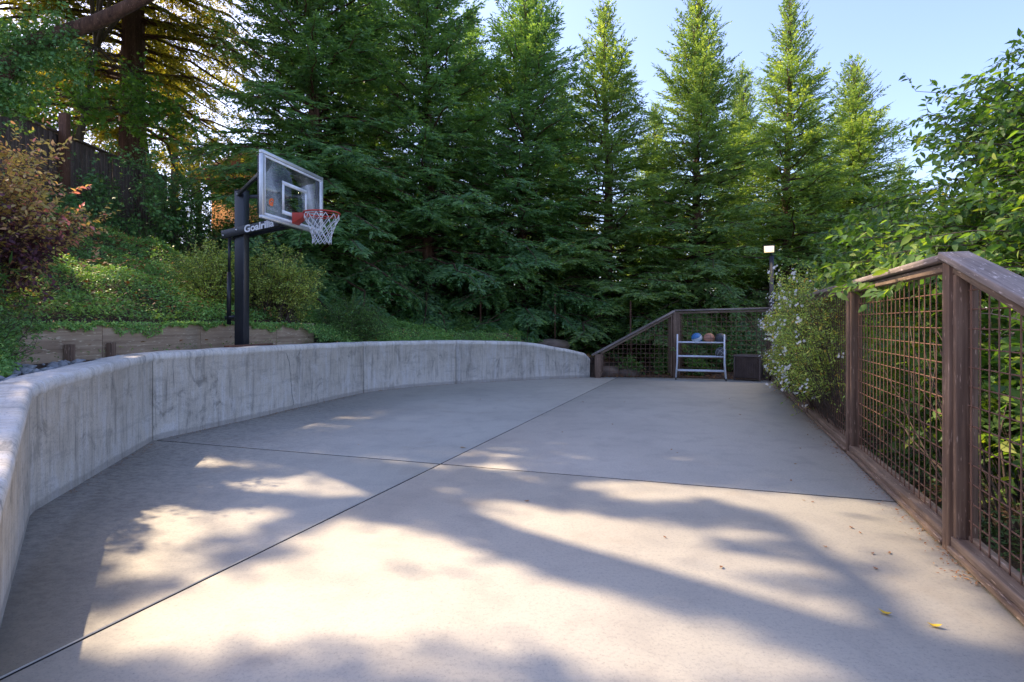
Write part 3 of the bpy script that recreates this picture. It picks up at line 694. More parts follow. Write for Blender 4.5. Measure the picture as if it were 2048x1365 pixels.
for k, (p, z) in enumerate(zip(PP, ZU)): post(side, p, z-.002, .10, ang_f)
for k in range(5): panel(side, PP[k], PP[k+1], ZU[k], ZU[k+1], FS)
for k in range(5):
    a = np.array([*PP[k], ZU[k]+.022]); b = np.array([*PP[k+1], ZU[k+1]+.022])
    if k == 0: a[:2] -= FT*.05; b = b+np.array([*(FT*.045), .016])
    else: a[:2] += FT*.046; b[:2] += FT*(.044 if k < 4 else .05)
    plank('cap_rail', side, a, b, .145, .038, M['cap'], .006)
C0, C1, C2 = np.array([1.93, 12.98]), np.array([3.68, 12.96]), PP[5]+np.array([-.0, .0])
farf = thing('wire_panel_fence', 'dark wood wire grid fence with one sloping rail at the far end of the court', 'fence', (3.68, 12.96, 0))
post(farf, C0, .53, .13, 0); post(farf, C1, 1.485, .12, 0, sy=.12)
C2b = C2+nrmz(C1-C2)*.05
panel(farf, C0, C1, .54, 1.49, np.array([0., 1.]), False, halfpost=.066); 
dv = nrmz(C2-C1); panel(farf, C1, C2, 1.49, 1.53, np.array([-dv[1], dv[0]]), False, halfpost=.062)
plank('cap_rail', farf, [C0[0]-.13, C0[1], .505], [C1[0]-.03, C1[1], 1.50], .14, .038, M['cap'], .006)
plank('cap_rail', farf, [C1[0]-.02, C1[1], 1.512], [*(C2-dv*.06), 1.552], .14, .038, M['cap'], .006)

for o in farf.children:
    if o.name.startswith('wire'): o.scale.y = o.scale.z = .0048
# ------------------------------------------------------------ basketball hoop
PO = np.array([-3.795, 8.08]); BC = np.array([-2.985, 7.92]); BD = nrmz(np.array([.29, 1.44])); BN = np.array([BD[1], -BD[0]])
BW, BH, BZ = 1.47, .865, 2.555
hoop = thing('basketball_hoop', 'in-ground basketball hoop with black post, clear backboard and red rim', 'basketball hoop', (PO[0], PO[1], .8))
mb = MB(); ang_b = math.atan2(BN[1], BN[0]); mb.box((PO[0], PO[1], 1.88), (.15, .125, 2.42), ang_b); part('post', mb, M['black'], hoop, bevel=.008)
mb = MB(); mb.box((PO[0], PO[1], 3.095), (.155, .13, .012), ang_b); part('post_cap', mb, M['black'], hoop)
def B3(n_, d_, z): return np.array([*(BC+BN*n_+BD*d_), z])        # board frame: along normal, along width, height
dp = (PO-BC)@BN
for sd in (-1, 1):
    mb = MB(); mb.beam(B3(dp-.24, sd*.095, 2.47), B3(-.05, sd*.095, 2.64), .05, .115); o = part('lower_arm', mb, M['black'], hoop, bevel=.006)
    mb = MB(); mb.beam(B3(dp-.01, sd*.07, 3.03), B3(-.075, sd*(BW/2-.06), 3.13), .035, .05); part('upper_arm', mb, M['black'], hoop, bevel=.004)
    mb = MB(); mb.beam(B3(-.07, sd*(BW/2-.05), 2.62), B3(-.07, sd*(BW/2-.05), 3.36), .035, .04, up=(1, 0, 0)); part('board_bracket', mb, M['black'], hoop, bevel=.003)
mb = MB(); mb.beam(B3(-.07, -.25, 2.62), B3(-.07, .25, 2.62), .05, .14); part('mounting_plate', mb, M['black'], hoop)
mb = MB(); mb.beam(B3(dp-.21, -.13, 2.46), B3(dp-.21, .13, 2.46), .02, .02); mb.beam(B3(dp, -.13, 2.53), B3(dp, .13, 2.53), .022, .022); mb.beam(B3(dp, -.1, 3.03), B3(dp, .1, 3.03), .022, .022); part('pivot_bolt', mb, M['alu'], hoop)
mb = MB(); mb.tube([B3(dp-.20, 0, 2.45), B3(dp-.205, 0, 1.95)], .020, 10); mb.tube([B3(dp-.205, 0, 1.96), B3(dp-.21, 0, 1.22)], .030, 10); part('height_crank', mb, M['black'], hoop, True)
mb = MB(); mb.beam(B3(dp-.06, 0, 1.33), B3(dp-.26, 0, 1.31), .05, .05); part('crank_bracket', mb, M['black'], hoop)
# text on the near lower arm
def text_mesh(s, size, mat, name, ext=.001, shear=.0, bold=0.0):
    cu = bpy.data.curves.new(name, 'FONT'); cu.body = s; cu.size = size; cu.extrude = ext; cu.shear = shear; cu.offset = bold
    cu.align_x = 'LEFT'; cu.align_y = 'CENTER'; o = bpy.data.objects.new(name, cu); scene.collection.objects.link(o)
    dg = bpy.context.evaluated_depsgraph_get(); me = bpy.data.meshes.new_from_object(o.evaluated_get(dg))
    bpy.data.objects.remove(o); me.materials.clear(); me.materials.append(mat); me.name = name; return me
from mathutils import Matrix
def orient(o, parent, loc, xa, ya):
    xa = Vector(xa).normalized(); ya = Vector(ya).normalized(); za = xa.cross(ya).normalized(); ya = za.cross(xa)
    mt = Matrix((xa, ya, za)).transposed().to_4x4(); mt.translation = Vector(loc)-parent.location; o.matrix_local = mt
a = B3(dp-.24, -.095, 2.47); b = B3(-.05, -.095, 2.64); ax = nrmz(b-a)
o = link('lettering', text_mesh('Goalrilla', .135, M['white'], 'lettering', .001, .15, .004), hoop)
st_ = a+ax*.36-np.array([*BD, 0])*.0265; orient(o, hoop, st_.tolist(), ax.tolist(), (0, 0, 1))
# backboard
fr_w = .045
for (d0, z0), (d1, z1) in (((-BW/2, BZ), (BW/2, BZ)), ((-BW/2, BZ+BH), (BW/2, BZ+BH)), ((-BW/2, BZ), (-BW/2, BZ+BH)), ((BW/2, BZ), (BW/2, BZ+BH))):
    horiz = z0 == z1; mb = MB()
    if horiz: zc_ = z0+(fr_w/2 if z0 == BZ else -fr_w/2); mb.beam(B3(-.02, d0+.001, zc_), B3(-.02, d1-.001, zc_), .05, fr_w)
    else: dc = d0+(fr_w/2 if d0 < 0 else -fr_w/2); mb.beam(B3(-.02, dc, z0+fr_w), B3(-.02, dc, z1-fr_w), fr_w, .05, up=(*BN, 0))
    part('board_frame', mb, M['alu'], hoop, bevel=.004)
mb = MB(); mb.beam(B3(-.012, -BW/2+.03, BZ+BH/2), B3(-.012, BW/2-.03, BZ+BH/2), .010, BH-.07); gls = part('glass_pane', mb, M['glass'], hoop)
def strips(d0, d1, z0, z1, w, n_=-.004):
    mb = MB()
    mb.beam(B3(n_, d0, z0+w/2), B3(n_, d1, z0+w/2), .003, w); mb.beam(B3(n_, d0, z1-w/2), B3(n_, d1, z1-w/2), .003, w)
    for dd_ in (d0+w/2, d1-w/2): mb.beam(B3(n_, dd_, z0+w), B3(n_, dd_, z1-w), w, .003, up=(*BN, 0))
    return mb
part('border_line', strips(-BW/2+.05, BW/2-.05, BZ+.05, BZ+BH-.05, .032), M['white'], hoop)
part('target_square', strips(-.30, .30, BZ+.135, BZ+.135+.44, .05, -.0035), M['white'], hoop)
me = text_mesh('G', .12, M['orange'], 'logo', .001, .25, .009); o = link('logo', me, hoop)
orient(o, hoop, B3(-.003, -BW/2+.14, BZ+.235).tolist(), (BD[0], BD[1], 0), (0, 0, 1))
o = link('lettering', text_mesh('GOALRILLA', .045, M['alu'], 'lettering', .0008, .2, .001), hoop)
orient(o, hoop, B3(-.003, -BW/2+.10, BZ+.145).tolist(), (BD[0], BD[1], 0), (0, 0, 1))
RZ = 2.735; RC = B3(.40, 0, RZ); RR = .2375
th = np.linspace(0, 2*math.pi, 49)[:-1]
mb = MB(); mb.tube(np.stack([RC[0]+RR*np.cos(th), RC[1]+RR*np.sin(th), np.full(48, RZ)], 1), .0105, 8, closed=True); part('rim', mb, M['red'], hoop, True)
mb = MB(); mb.tube(np.stack([RC[0]+(RR-.012)*np.cos(th), RC[1]+(RR-.012)*np.sin(th), np.full(48, RZ-.03)], 1), .005, 6, closed=True); part('net_ring', mb, M['red'], hoop, True)
mb = MB(); V=[]
for n_, hw, zt, zb_ in ((.002, .085, RZ+.012, RZ-.14), (.17, .055, RZ+.012, RZ-.035)):
    for d_, z in ((-hw, zb_), (hw, zb_), (hw, zt), (-hw, zt)): V.append(B3(n_, d_, z))
mb.add(V, [np.array([[0, 3, 2, 1], [4, 5, 6, 7], [0, 1, 5, 4], [1, 2, 6, 5], [2, 3, 7, 6], [3, 0, 4, 7]])]); part('rim_bracket', mb, M['red'], hoop, bevel=.004)
mb = MB(); rows = [(.0, .228), (-.09, .208), (-.16, .176), (-.225, .150), (-.285, .133), (-.34, .124), (-.39, .128)]
def np_(k, i):
    z, r_ = rows[k]; a_ = (i+(k % 2)*.5)/12*2*math.pi; return np.array([RC[0]+r_*math.cos(a_), RC[1]+r_*math.sin(a_), RZ-.02+z+.006*math.sin(i*5+k*2)])
for k in range(len(rows)-1):
    for i in range(12):
        j0, j1 = ((i-1, i) if k % 2 == 0 else (i, i+1))
        for j_ in (j0, j1):
            p_, q_ = np_(k, i), np_(k+1, j_); m_ = (p_+q_)/2; m_[:2] = RC[:2]+(m_[:2]-RC[:2])*(.97 if k else 1.06)
            mb.tube([p_, m_, q_], .0048, 5)
part('net', mb, M['net'], hoop, True)

# ------------------------------------------------------------ ball rack and balls
xl, xr, yr = at(1354, 12.5), at(1448, 12.5), 12.50
rack = thing('ball_rack', 'white tubular steel rack with three tiers standing by the far fence', 'rack', ((xl+xr)/2, yr, 0))
for x_, sx in ((xl, 1), (xr, -1)):
    x2 = x_+sx*.025
    mb = MB(); mb.tube([[x_, yr-.17, .06], [x2, yr-.11, .40], [x2+sx*.005, yr-.10, .99]], .017, 10); part('upright', mb, M['rackpaint'], rack, True)
    mb = MB(); mb.tube([[x_, yr+.17, .06], [x2, yr+.11, .36], [x2, yr-.09, .42]], .015, 10); part('rear_leg', mb, M['rackpaint'], rack, True)
    mb = MB(); mb.tube([[x2, yr+.11, .36], [x2+sx*.003, yr+.10, .86]], .015, 10); part('upright', mb, M['rackpaint'], rack, True)
    for yy in (-.17, .17):
        mb = MB(); mb.tube([[x_-.012, yr+yy, .026], [x_+.012, yr+yy, .026]], .026, 12); o = part('caster', mb, M['rubber'], rack, True)
        mb = MB(); mb.box((x_, yr+yy, .05), (.032, .012, .04)); part('caster_fork', mb, M['alu'], rack)
for z_ in (.20, .51, .815):
    for yy in (-.10, .10):
        mb = MB(); mb.tube([[xl+.03, yr+yy, z_], [xr-.03, yr+yy, z_]], .017, 10); part('shelf_tube', mb, M['rackpaint'], rack, True)
rack.rotation_euler.z = -rad(17)
rcx = (xl+xr)/2
def rk(u): 
    dx_ = at(u, yr)-rcx; return (rcx+dx_*math.cos(rad(17)), yr-dx_*math.sin(rad(17)))
def ball(loc, mat, seam, label, rot, stripe=None, mark=None):
    t = thing('basketball', label, 'basketball', loc, 'basketballs on the rack')
    r_ = .119; bm = bmesh.new(); bmesh.ops.create_uvsphere(bm, u_segments=36, v_segments=24, radius=r_); me = bpy.data.meshes.new('ball_skin'); bm.to_mesh(me); bm.free()
    me.materials.append(mat); me.polygons.foreach_set('use_smooth', np.ones(len(me.polygons), bool))
    if stripe:
        me.materials.append(stripe)
        for p_ in me.polygons:
            if abs(p_.center.z) < .042: p_.material_index = 1
    o = link('ball_skin', me, t); o.rotation_euler = rot
    mb = MB(); a_ = np.linspace(0, 2*math.pi, 41)[:-1]; q = r_+.0003
    mb.tube(np.stack([q*np.cos(a_), q*np.sin(a_), a_*0], 1), .0028, 4, closed=True) if not stripe else None
    mb.tube(np.stack([q*np.cos(a_), a_*0, q*np.sin(a_)], 1), .0028, 4, closed=True)
    for s_ in (-1, 1):
        v = np.stack([q*np.cos(a_)*.82, s_*(.60+.22*np.cos(2*a_))*q*.82, q*np.sin(a_)*.82], 1); v = nrmz(v)*q
        mb.tube(v, .0028, 4, closed=True)
        if stripe:
            c_ = math.sqrt(q*q-.042**2); mb.tube(np.stack([c_*np.cos(a_), c_*np.sin(a_), a_*0+s_*.042], 1), .0028, 4, closed=True)
    o = link('seam', mb.mesh('seam', seam, True), t); o.rotation_euler = rot
    if mark:
        mb = MB()
        for (aa, bb, hh, ww) in mark:
            V=[]; 
            for da, db in ((-ww, -hh), (ww, -hh*.3), (ww*.8, hh), (-ww*.9, hh*.6)):
                el = bb+db; az = aa+da; V.append([q*1.004*math.cos(el)*math.cos(az), q*1.004*math.cos(el)*math.sin(az), q*1.004*math.sin(el)])
            mb.add(V, np.array([[0, 1, 2, 3]]))
        link('printed_mark', mb.mesh('printed_mark', M['palegreen']), t)
    return t
M['blue'] = plain('blue_ball_rubber', (.05, .20, .48), .5, 0, .5, 260); M['ballwhite'] = plain('pale_ball_stripe', (.55, .62, .70), .5, 0, .4, 260)
M['tan'] = plain('tan_ball_leather', (.42, .20, .13), .55, 0, .5, 260); M['darkball'] = plain('dark_ball_rubber', (.055, .065, .075), .5, 0, .5, 260)
M['palegreen'] = plain('pale_green_print', (.5, .6, .5), .5); M['seamd'] = plain('dark_seam', (.03, .02, .02), .6); M['seamw'] = plain('pale_seam', (.6, .6, .6), .6); M['darkball2'] = plain('grey_ball_rubber', (.07, .075, .08), .45, 0, .5, 260)
zb1, zb2 = .815+.085, .51+.085
ball((*rk(1394), zb1), M['blue'], M['seamd'], 'blue basketball with pale diagonal stripe on the top tier of the rack', (rad(12), rad(-28), 0), M['ballwhite'])
ball((*rk(1417.3), zb1), M['tan'], M['seamd'], 'tan brown basketball with dark seams beside the blue ball', (rad(90), 0, rad(88)))
ball((*rk(1439.6), zb1), M['darkball'], M['seamd'], 'dark grey basketball with pale green marks on the top tier', (rad(30), rad(70), 0), None, [(-1.45, .55, .10, .22), (-1.15, .1, .09, .22)])
ball((*rk(1439.5), zb2), M['darkball2'], M['seamw'], 'charcoal basketball with pale seams alone on the middle tier', (rad(35), rad(25), rad(60)))

# ------------------------------------------------------------ wicker deck box
n1 = nrmz(np.array([-.60, -.80])); n2 = np.array([-n1[1], n1[0]]); n2 = n2 if n2[0] > 0 else -n2
wx, dx = .55, .46; cor = ground(1521, 764)
bc = cor-n2*wx/2-n1*dx/2-np.array([0, 0]); box = thing('wicker_deck_box', 'dark brown wicker storage box with lid in the far right corner of the court', 'storage box', (bc[0], bc[1], 0), rz=math.atan2(n2[1], n2[0]))
def lbox(name, c, s, mat, bevel=.004, parent=box):
    mb = MB(); mb.box(c, s); o = link(name, mb.mesh(name, mat), parent)
    if bevel: m_ = o.modifiers.new('b', 'BEVEL'); m_.width = bevel; m_.segments = 2
    return o
lbox('box_body', (0, 0, .275), (wx-.03, dx-.03, .45), M['wicker'], 0)
o = lbox('lid', (0, 0, .525), (wx+.03, dx+.03, .035), M['wickerlid'], .01); lbox('lid_panel', (0, 0, .548), (wx-.05, dx-.05, .012), M['wickerlid'], .004)
for sx in (-1, 1):
    for sy in (-1, 1): lbox('corner_leg', (sx*(wx/2-.016), sy*(dx/2-.016), .255), (.034, .034, .50), M['wicker'], .004)
for nm, half, other, ax_ in (('wicker_weave', wx, dx, 0), ('wicker_weave', dx, wx, 1)):
    for sgn in (-1, 1):
        mb = MB(); rows_ = 20; cols = 14; w_ = (half-.07)/cols
        for r_ in range(rows_):
            for c_ in range(cols):
                bulge = .006 if (r_+c_) % 2 else .001
                p = [(-half/2+.035+w_*(c_+.5)), sgn*(other/2-.014+bulge), .065+(r_+.5)*.0215]; s_ = [w_*.98, .008, .017]
                if ax_: p = [p[1], p[0], p[2]]; s_ = [s_[1], s_[0], s_[2]]
                mb.box(p, s_)
        o = link(nm, mb.mesh(nm, M['wicker']), box); o['kind'] = 'stuff'

# ------------------------------------------------------------ flood light on pole
LP = np.array([at(1543, 12.75), 12.75]); lamp = thing('floodlight', 'lit square floodlight on a slim dark pole behind the far fence corner', 'floodlight', (LP[0], LP[1], 0))
mb = MB(); mb.tube([[*LP, -.2], [*LP, 2.72]], .048, 14); part('pole', mb, M['darkpole'], lamp, True)
mb = MB(); mb.tube([[*LP, 2.72], [LP[0]-.02, LP[1]-.03, 2.80]], .018, 8); part('bracket', mb, M['black'], lamp, True)
hd = np.array([LP[0]-.09, LP[1]-.08, 2.86]); aim = nrmz(np.array([-.42, -.9, -.28]))
rt = nrmz(np.cross(aim, [0, 0, 1.])); upv = np.cross(rt, aim); TR = np.stack([rt, aim, upv], 1)
mb = MB(); mb.box(hd-aim*.03, (.235, .05, .175), tilt=TR); part('lamp_housing', mb, M['black'], lamp, bevel=.006)
mb = MB(); mb.box(hd-aim*.001, (.20, .008, .14), tilt=TR); part('lamp_lens', mb, M['lens'], lamp)
mb = MB(); mb.box(hd+aim*.006+rt*.01, (.10, .006, .07), tilt=TR); part('led_cluster', mb, M['led'], lamp, bevel=.002)
ll = bpy.data.lights.new('floodlight_beam', 'AREA'); ll.energy = 8; ll.color = (1, .8, .5); ll.shape = 'RECTANGLE'; ll.size = .19; ll.size_y = .13
lo = link('floodlight_beam', ll, lamp); lo.location = tuple(hd+aim*.012-np.array(lamp.location)); lo.rotation_euler = Vector((-aim).tolist()).to_track_quat('Z', 'Y').to_euler()

# ------------------------------------------------------------ old board fence on the left bank
FX = -9.1
of = thing('board_fence', 'dark weathered vertical board fence on top of the left bank', 'fence', (FX, 12, 3.4))
y_ = 8.6
while y_ < 15.2:
    zt = 5.02+.01*R.normal(); w_ = .138
    mb = MB(); mb.box((0, 0, 0), (.022, w_-.008, 1.95)); o = link('board', mb.mesh('board', M['oldfence']), of)
    o.location = (R.normal()*.004, y_-12, zt-.975-3.4); o.rotation_euler.z = R.normal()*.01
    y_ += w_
mb = MB(); mb.beam((FX, 8.5, 5.05), (FX, 15.3, 5.05), .11, .04); part('cap_board', mb, M['oldfence'], of)
for yy in (9.2, 11.6, 14.0):
    mb = MB(); mb.box((FX+.07, yy, 4.1), (.09, .09, 1.8)); part('post', mb, M['oldfence'], of)
yp = 11.5; mb = MB(); mb.box((at(122, yp)+.0, yp, 4.45), (.16, .12, 1.95)); tp = single('wooden_post', mb, M['redpost'], 'reddish square wooden post standing taller than the dark board fence', 'post', bevel=.006)
tp.location.x = -8.95

# ------------------------------------------------------------ redwood row
variants = [redwood(11, 10.2, .35, 2.45, 330, pw=.62), redwood(12, 10.2, .45, 2.55, 310, gap=.06, pw=.74), redwood(13, 10.2, .3, 2.6, 320, gap=.06, pw=.78), redwood(14, 10.2, .5, 2.5, 290, gap=.10, pw=.86)]
vm = []
for (cr, lb), mt_ in zip(variants, ('redwood_cool', 'redwood_warm_lit', 'redwood_cool', 'redwood_warm_lit')): vm.append((cr.mesh('crown', M[mt_]), lb.mesh('limbs', M['bark'])))
tk = []
for q in range(2):
    zz = np.linspace(0, 10.1, 22); P = np.stack([.03*np.sin(zz*.7+q), .03*np.cos(zz*.9+q*2), zz], 1)
    tk.append(trunk_mb(P, np.interp(zz, [0, .6, 10.1], [.19, .145, .012]), 12, .05).mesh('trunk', M['bark'], True))
def rw(u, Y, ytip, v, az, wide=1., label='', gnd=None):
    x = at(u, Y); z0 = float(height(np.array([x]), np.array([Y]))[0])-.1; H = hz(ytip, Y)-z0; s = H/10.2
    t = thing('redwood_tree', label, 'tree', (x, Y, z0), 'row of young redwoods behind the court')
    t.rotation_euler = (rad(1.6)*math.sin(az*3), rad(1.6)*math.cos(az*5), az); t.scale = (wide, wide, s)
    o = link('crown', vm[v][0], t); o['kind'] = 'stuff'; link('limb_set', vm[v][1], t)['kind'] = 'stuff'; link('trunk', tk[v % 2], t)
    return t
rw(625, 13.4, -420, 0, .3, 1.2, 'broad dark redwood behind the basketball hoop, leftmost of the row')
rw(858, 14.9, -260, 2, 1.9, 1.18, 'tall dense redwood second from the left in the row')
rw(1040, 15.7, -75, 0, 3.1, 1.12, 'dark redwood in the row above the end of the timber board')
rw(1218, 16.1, 2, 3, 4.4, 1.25, 'sunlit redwood with pointed top above the sloping fence rail')
rw(1390, 16.4, -8, 1, 5.3, 1.12, 'slender redwood with spiky top above the ball rack')
rw(1572, 17.2, 4, 3, .9, 1.2, 'slim redwood with open spiky top directly behind the floodlight')
rw(1708, 18.6, 128, 1, 2.2, 1.15, 'shortest redwood at the right end of the row')

for k_, (u_, Y_, v_, vv, az_, w_, lb_) in enumerate(((735, 17.6, -60, 0, 2.6, 1.05, 'redwood set back between the two leftmost trees of the row'), (945, 18.2, 40, 2, .5, 1.0, 'redwood filling the gap left of the tree above the timber board'), (1128, 19.0, 165, 2, 5.0, .95, 'smaller redwood in the gap left of the sunlit pointed one'),
        (1305, 19.6, 215, 3, 2.9, .95, 'short redwood between the two tallest sunlit redwoods'), (1478, 20.2, 150, 1, 4.0, .9, 'shorter redwood in the gap left of the floodlight tree'), (1640, 21.0, 235, 2, 1.3, .95, 'low redwood in the gap right of the floodlight tree'), (1790, 20.5, 330, 3, 3.3, .9, 'low redwood beside the shortest one, half hidden by plum branches'))): rw(u_, Y_, v_, vv, az_, w_, lb_)
# ------------------------------------------------------------ big redwood beyond the left fence
bx, by = -10.6, 16.0; bz = 4.0
t = thing('redwood_tree', 'old redwood with thick red brown trunk behind the dark board fence', 'tree', (bx, by, bz))
zz = np.linspace(0, 21, 30); part('trunk', trunk_mb(np.stack([bx+.01*zz, by+0*zz, bz+zz], 1), np.interp(zz, [0, 1, 21], [.42, .34, .04]), 16, .05), M['bark'], t, True)
cr, lb = redwood(21, 21, 2.6, 4.6, 400, step=.12, tw=.21, low_el=2, droop=.5, org=np.array([bx, by, bz]), wd=.2, gap=.05, full=False, skip=(math.atan2(-.83, .55), .80, 8))
o = link('crown', cr.mesh('crown', M['redwood2']), t); o['kind'] = 'stuff'; link('limb_set', lb.mesh('limb_set', M['bark']), t)['kind'] = 'stuff'

# ------------------------------------------------------------ oak with ivy at upper left, maple behind fence
def crown_targets(poly_pts, tmin, tmax, n_, seed):
    g = np.random.default_rng(seed); return None
ox, oy, oz = -8.1, 8.5, 2.6
t = thing('oak_tree', 'big oak leaning in from the left with ivy on its thick arching limb', 'tree', (ox, oy, oz))
LIMB = np.array([[ox, oy, 3.7], [-8.0, 8.5, 4.6], [-7.8, 8.8, 5.1], [-7.6, 9.05, 5.62], [-6.7, 9.3, 6.12], [-5.9, 9.4, 6.6], [-4.8, 9.6, 7.3]])
mb = trunk_mb(LIMB, [.24, .19, .16, .13, .11, .08, .04], 12, .05); part('limb', mb, M['bark'], t, True)
part('trunk', trunk_mb(np.array([[-8.1, 8.4, 2.4], [-8.1, 8.6, 4.6], [-8.05, 8.65, 6.7], list(np.array([-.07, 3.38, 0])+SUN*12.5), list(np.array([.75, 2.74, 0])+SUN*13.9), list(np.array([1.53, 2.13, 0])+SUN*15.4), list(np.array([2.2, 1.7, 0])+SUN*16.6)]), [.30, .22, .18, .16, .15, .13, .08], 12, .05), M['greybark'], t, True)
# crown pieces chosen where the shade on the court falls
g = np.random.default_rng(5)
def shade_tips(n_, box_, tr, seed):
    """points on the sun's rays above the court; kept where no sun patch lies"""
    g = np.random.default_rng(seed); x = g.uniform(box_[0], box_[1], n_); y = g.uniform(box_[2], box_[3], n_); tt = g.uniform(tr[0], tr[1], n_)
    P = np.stack([x, y, x*0], 1)+SUN*tt[:, None]; return P[keep(P, 1.)]
T1 = shade_tips(560, (-3.0, 4.2, .3, 2.6), (12.5, 16.3), 31); T2 = shade_tips(520, (-3.2, 3.4, 2.4, 5.2), (12.5, 16.5), 32)
T3 = shade_tips(90, (-4, 5, -1.0, .5), (12.5, 16), 33)
tips = np.concatenate([T1, T2, T3]); h0_ = np.array([1.53, 2.13, 0])+SUN*15.4; hub = h0_+np.array([[0, 0, 0], [-.9, -1.4, .3], [-.1, 1.6, .2], [-1.8, -1.4, 1.2], [-.9, .6, 1.4]])
ri = np.argmin(np.linalg.norm(tips[:, None]-hub[None], axis=2), 1)
st, lf, _ = branchy(41, hub[ri], tips, 6, .42, 9, .115, .55, KITE, .06, .008, start=.6, keepit=True, sides=3, twigs=True)
for a_, b_ in ((0, 1), (0, 2), (1, 3), (0, 4)): st.tube([hub[a_], (hub[a_]+hub[b_])/2+[0, 0, .1], hub[b_]], [.1, .08, .05], 8)
part('crown', lf, M['oak'], t, stuff=True); part('branches', st, M['greybark'], t, stuff=True)
g = np.random.default_rng(6); k = g.integers(0, 5, 760); f = g.random(760); P = LIMB[k]*(1-f)[:, None]+LIMB[k+1]*f[:, None]
P = P[P[:, 1] < 9.2]; 
st, lf, _ = branchy(42, P, P+g.normal(size=P.shape)*np.array([.22, .22, .30])+[0, 0, -.15], 3, .2, 7, .07, .95, STAR, 0, .004, keepit=True, sides=3)
part('ivy', lf, M['ivy'], t, stuff=True)
# maple
mx, my, mz = at(160, 11.9), 11.9, 3.6; mx, my = -9.75, 12.6
t = thing('maple_tree', 'green maple with broad leaves spreading over the left board fence', 'tree', (mx, my, mz))
tr_ = np.array([[mx, my, 3.4], [mx+.1, my+.1, 4.9], [mx+.35, my+.1, 6.0], [mx+.5, my+.2, 7.4]]); part('trunk', trunk_mb(tr_, [.11, .09, .06, .03], 10, .05), M['greybark'], t, True)
tips = np.concatenate([ell(51, (-9.6, 12.4, 5.85), (1.3, 1.3, .75), 70), ell(52, (-10.6, 11.6, 6.4), (1.2, 1.2, 1.1), 40), ell(55, (-8.2, 13.4, 5.8), (.8, .8, .7), 40)]); tu_ = 1024+tips[:, 0]/tips[:, 1]*FPX; tips = tips[(tu_ < 225) | (tu_ > 300)]
T4 = shade_tips(2600, (-4.5, 6.5, 5.0, 10.5), (11.5, 20), 34); T4 = T4[(HOR-(T4[:, 2]-CAM_H)*FPX/T4[:, 1] < -90)][:760]  # unseen upper crown added to shade the middle of the court
up_ = np.array([[-8.6, 12.2, 8.6], [-7.2, 11.4, 9.6], [-9.2, 13.0, 10.5], [-6.2, 12.6, 10.4], [-8.2, 10.6, 10.8]]); base_ = np.concatenate([tr_[R.integers(1, 4, len(tips))], up_[np.argmin(np.linalg.norm(T4[:, None]-up_[None], axis=2), 1)]]); tips = np.concatenate([tips, T4])
st, lf, _ = branchy(53, base_, tips, 8, .42, 8, .125, 1.0, STAR, .12, .010, keepit=True, sides=4)
for a_ in up_: st.tube([tr_[3], (tr_[3]+a_)/2+[0, 0, .3], a_], [.05, .035, .015], 6)
part('crown', lf, M['maple'], t, stuff=True); part('branches', st, M['greybark'], t, stuff=True)

# ------------------------------------------------------------ hedge and shrubs on the bank
def gz(x, y): return float(height(np.array([float(x)]), np.array([float(y)]))[0])
def shrub(name, label, cat, x, y, r, zc, n_, lf_len, mat, seed, tpl=KITE, lf_w=.5, n_tw=8, tw=.22, lf_n=9, low=-.1, second=None, group=None, keepit=True, bend=.05, r0=.008, dd=.2):
    z0 = gz(x, y); t = thing(name, label, cat, (x, y, z0-.02), group)
    tips = ell(seed, (x, y, zc), r, n_, .45); tips = tips[tips[:, 2] > height(tips[:, 0], tips[:, 1])+.05]
    g = np.random.default_rng(seed); rt_ = np.stack([x+g.normal(size=len(tips))*r[0]*.2, y+g.normal(size=len(tips))*r[1]*.2, np.full(len(tips), z0-.05)], 1)
    st, lf, L_ = branchy(seed+1, rt_, tips, n_tw, tw, lf_n, lf_len, lf_w, tpl, bend, r0, start=.5, keepit=keepit, sides=3, dd=dd)
    part('foliage', lf, mat, t, stuff=True); part('stems', st, M['twig'], t, stuff=True)
    return t
# ivy hedge against the fence
t = thing('ivy_hedge', 'dark green ivy and laurel hedge growing over the end of the board fence', 'hedge', (-7.6, 13, 3.0))
tips = np.concatenate([ell(61, (-7.7, 12.0, 3.75), (1.1, 1.5, 1.25), 170), ell(62, (-7.4, 14.0, 4.0), (1.6, 1.4, 1.3), 180), ell(63, (-6.0, 14.3, 3.3), (1.5, 1.0, .95), 120), ell(64, (-8.2, 11.2, 3.1), (.5, 1.0, .6), 50)])
rt_ = tips.copy(); rt_[:, 2] = height(tips[:, 0], tips[:, 1])-.05; rt_[:, :2] += R.normal(size=(len(tips), 2))*.3
st, lf, _ = branchy(65, rt_, tips, 9, .3, 8, .085, .9, STAR, .02, .010, keepit=True, start=.3, sides=3)
part('foliage', lf, M['ivy'], t, stuff=True); part('stems', st, M['twig'], t, stuff=True)
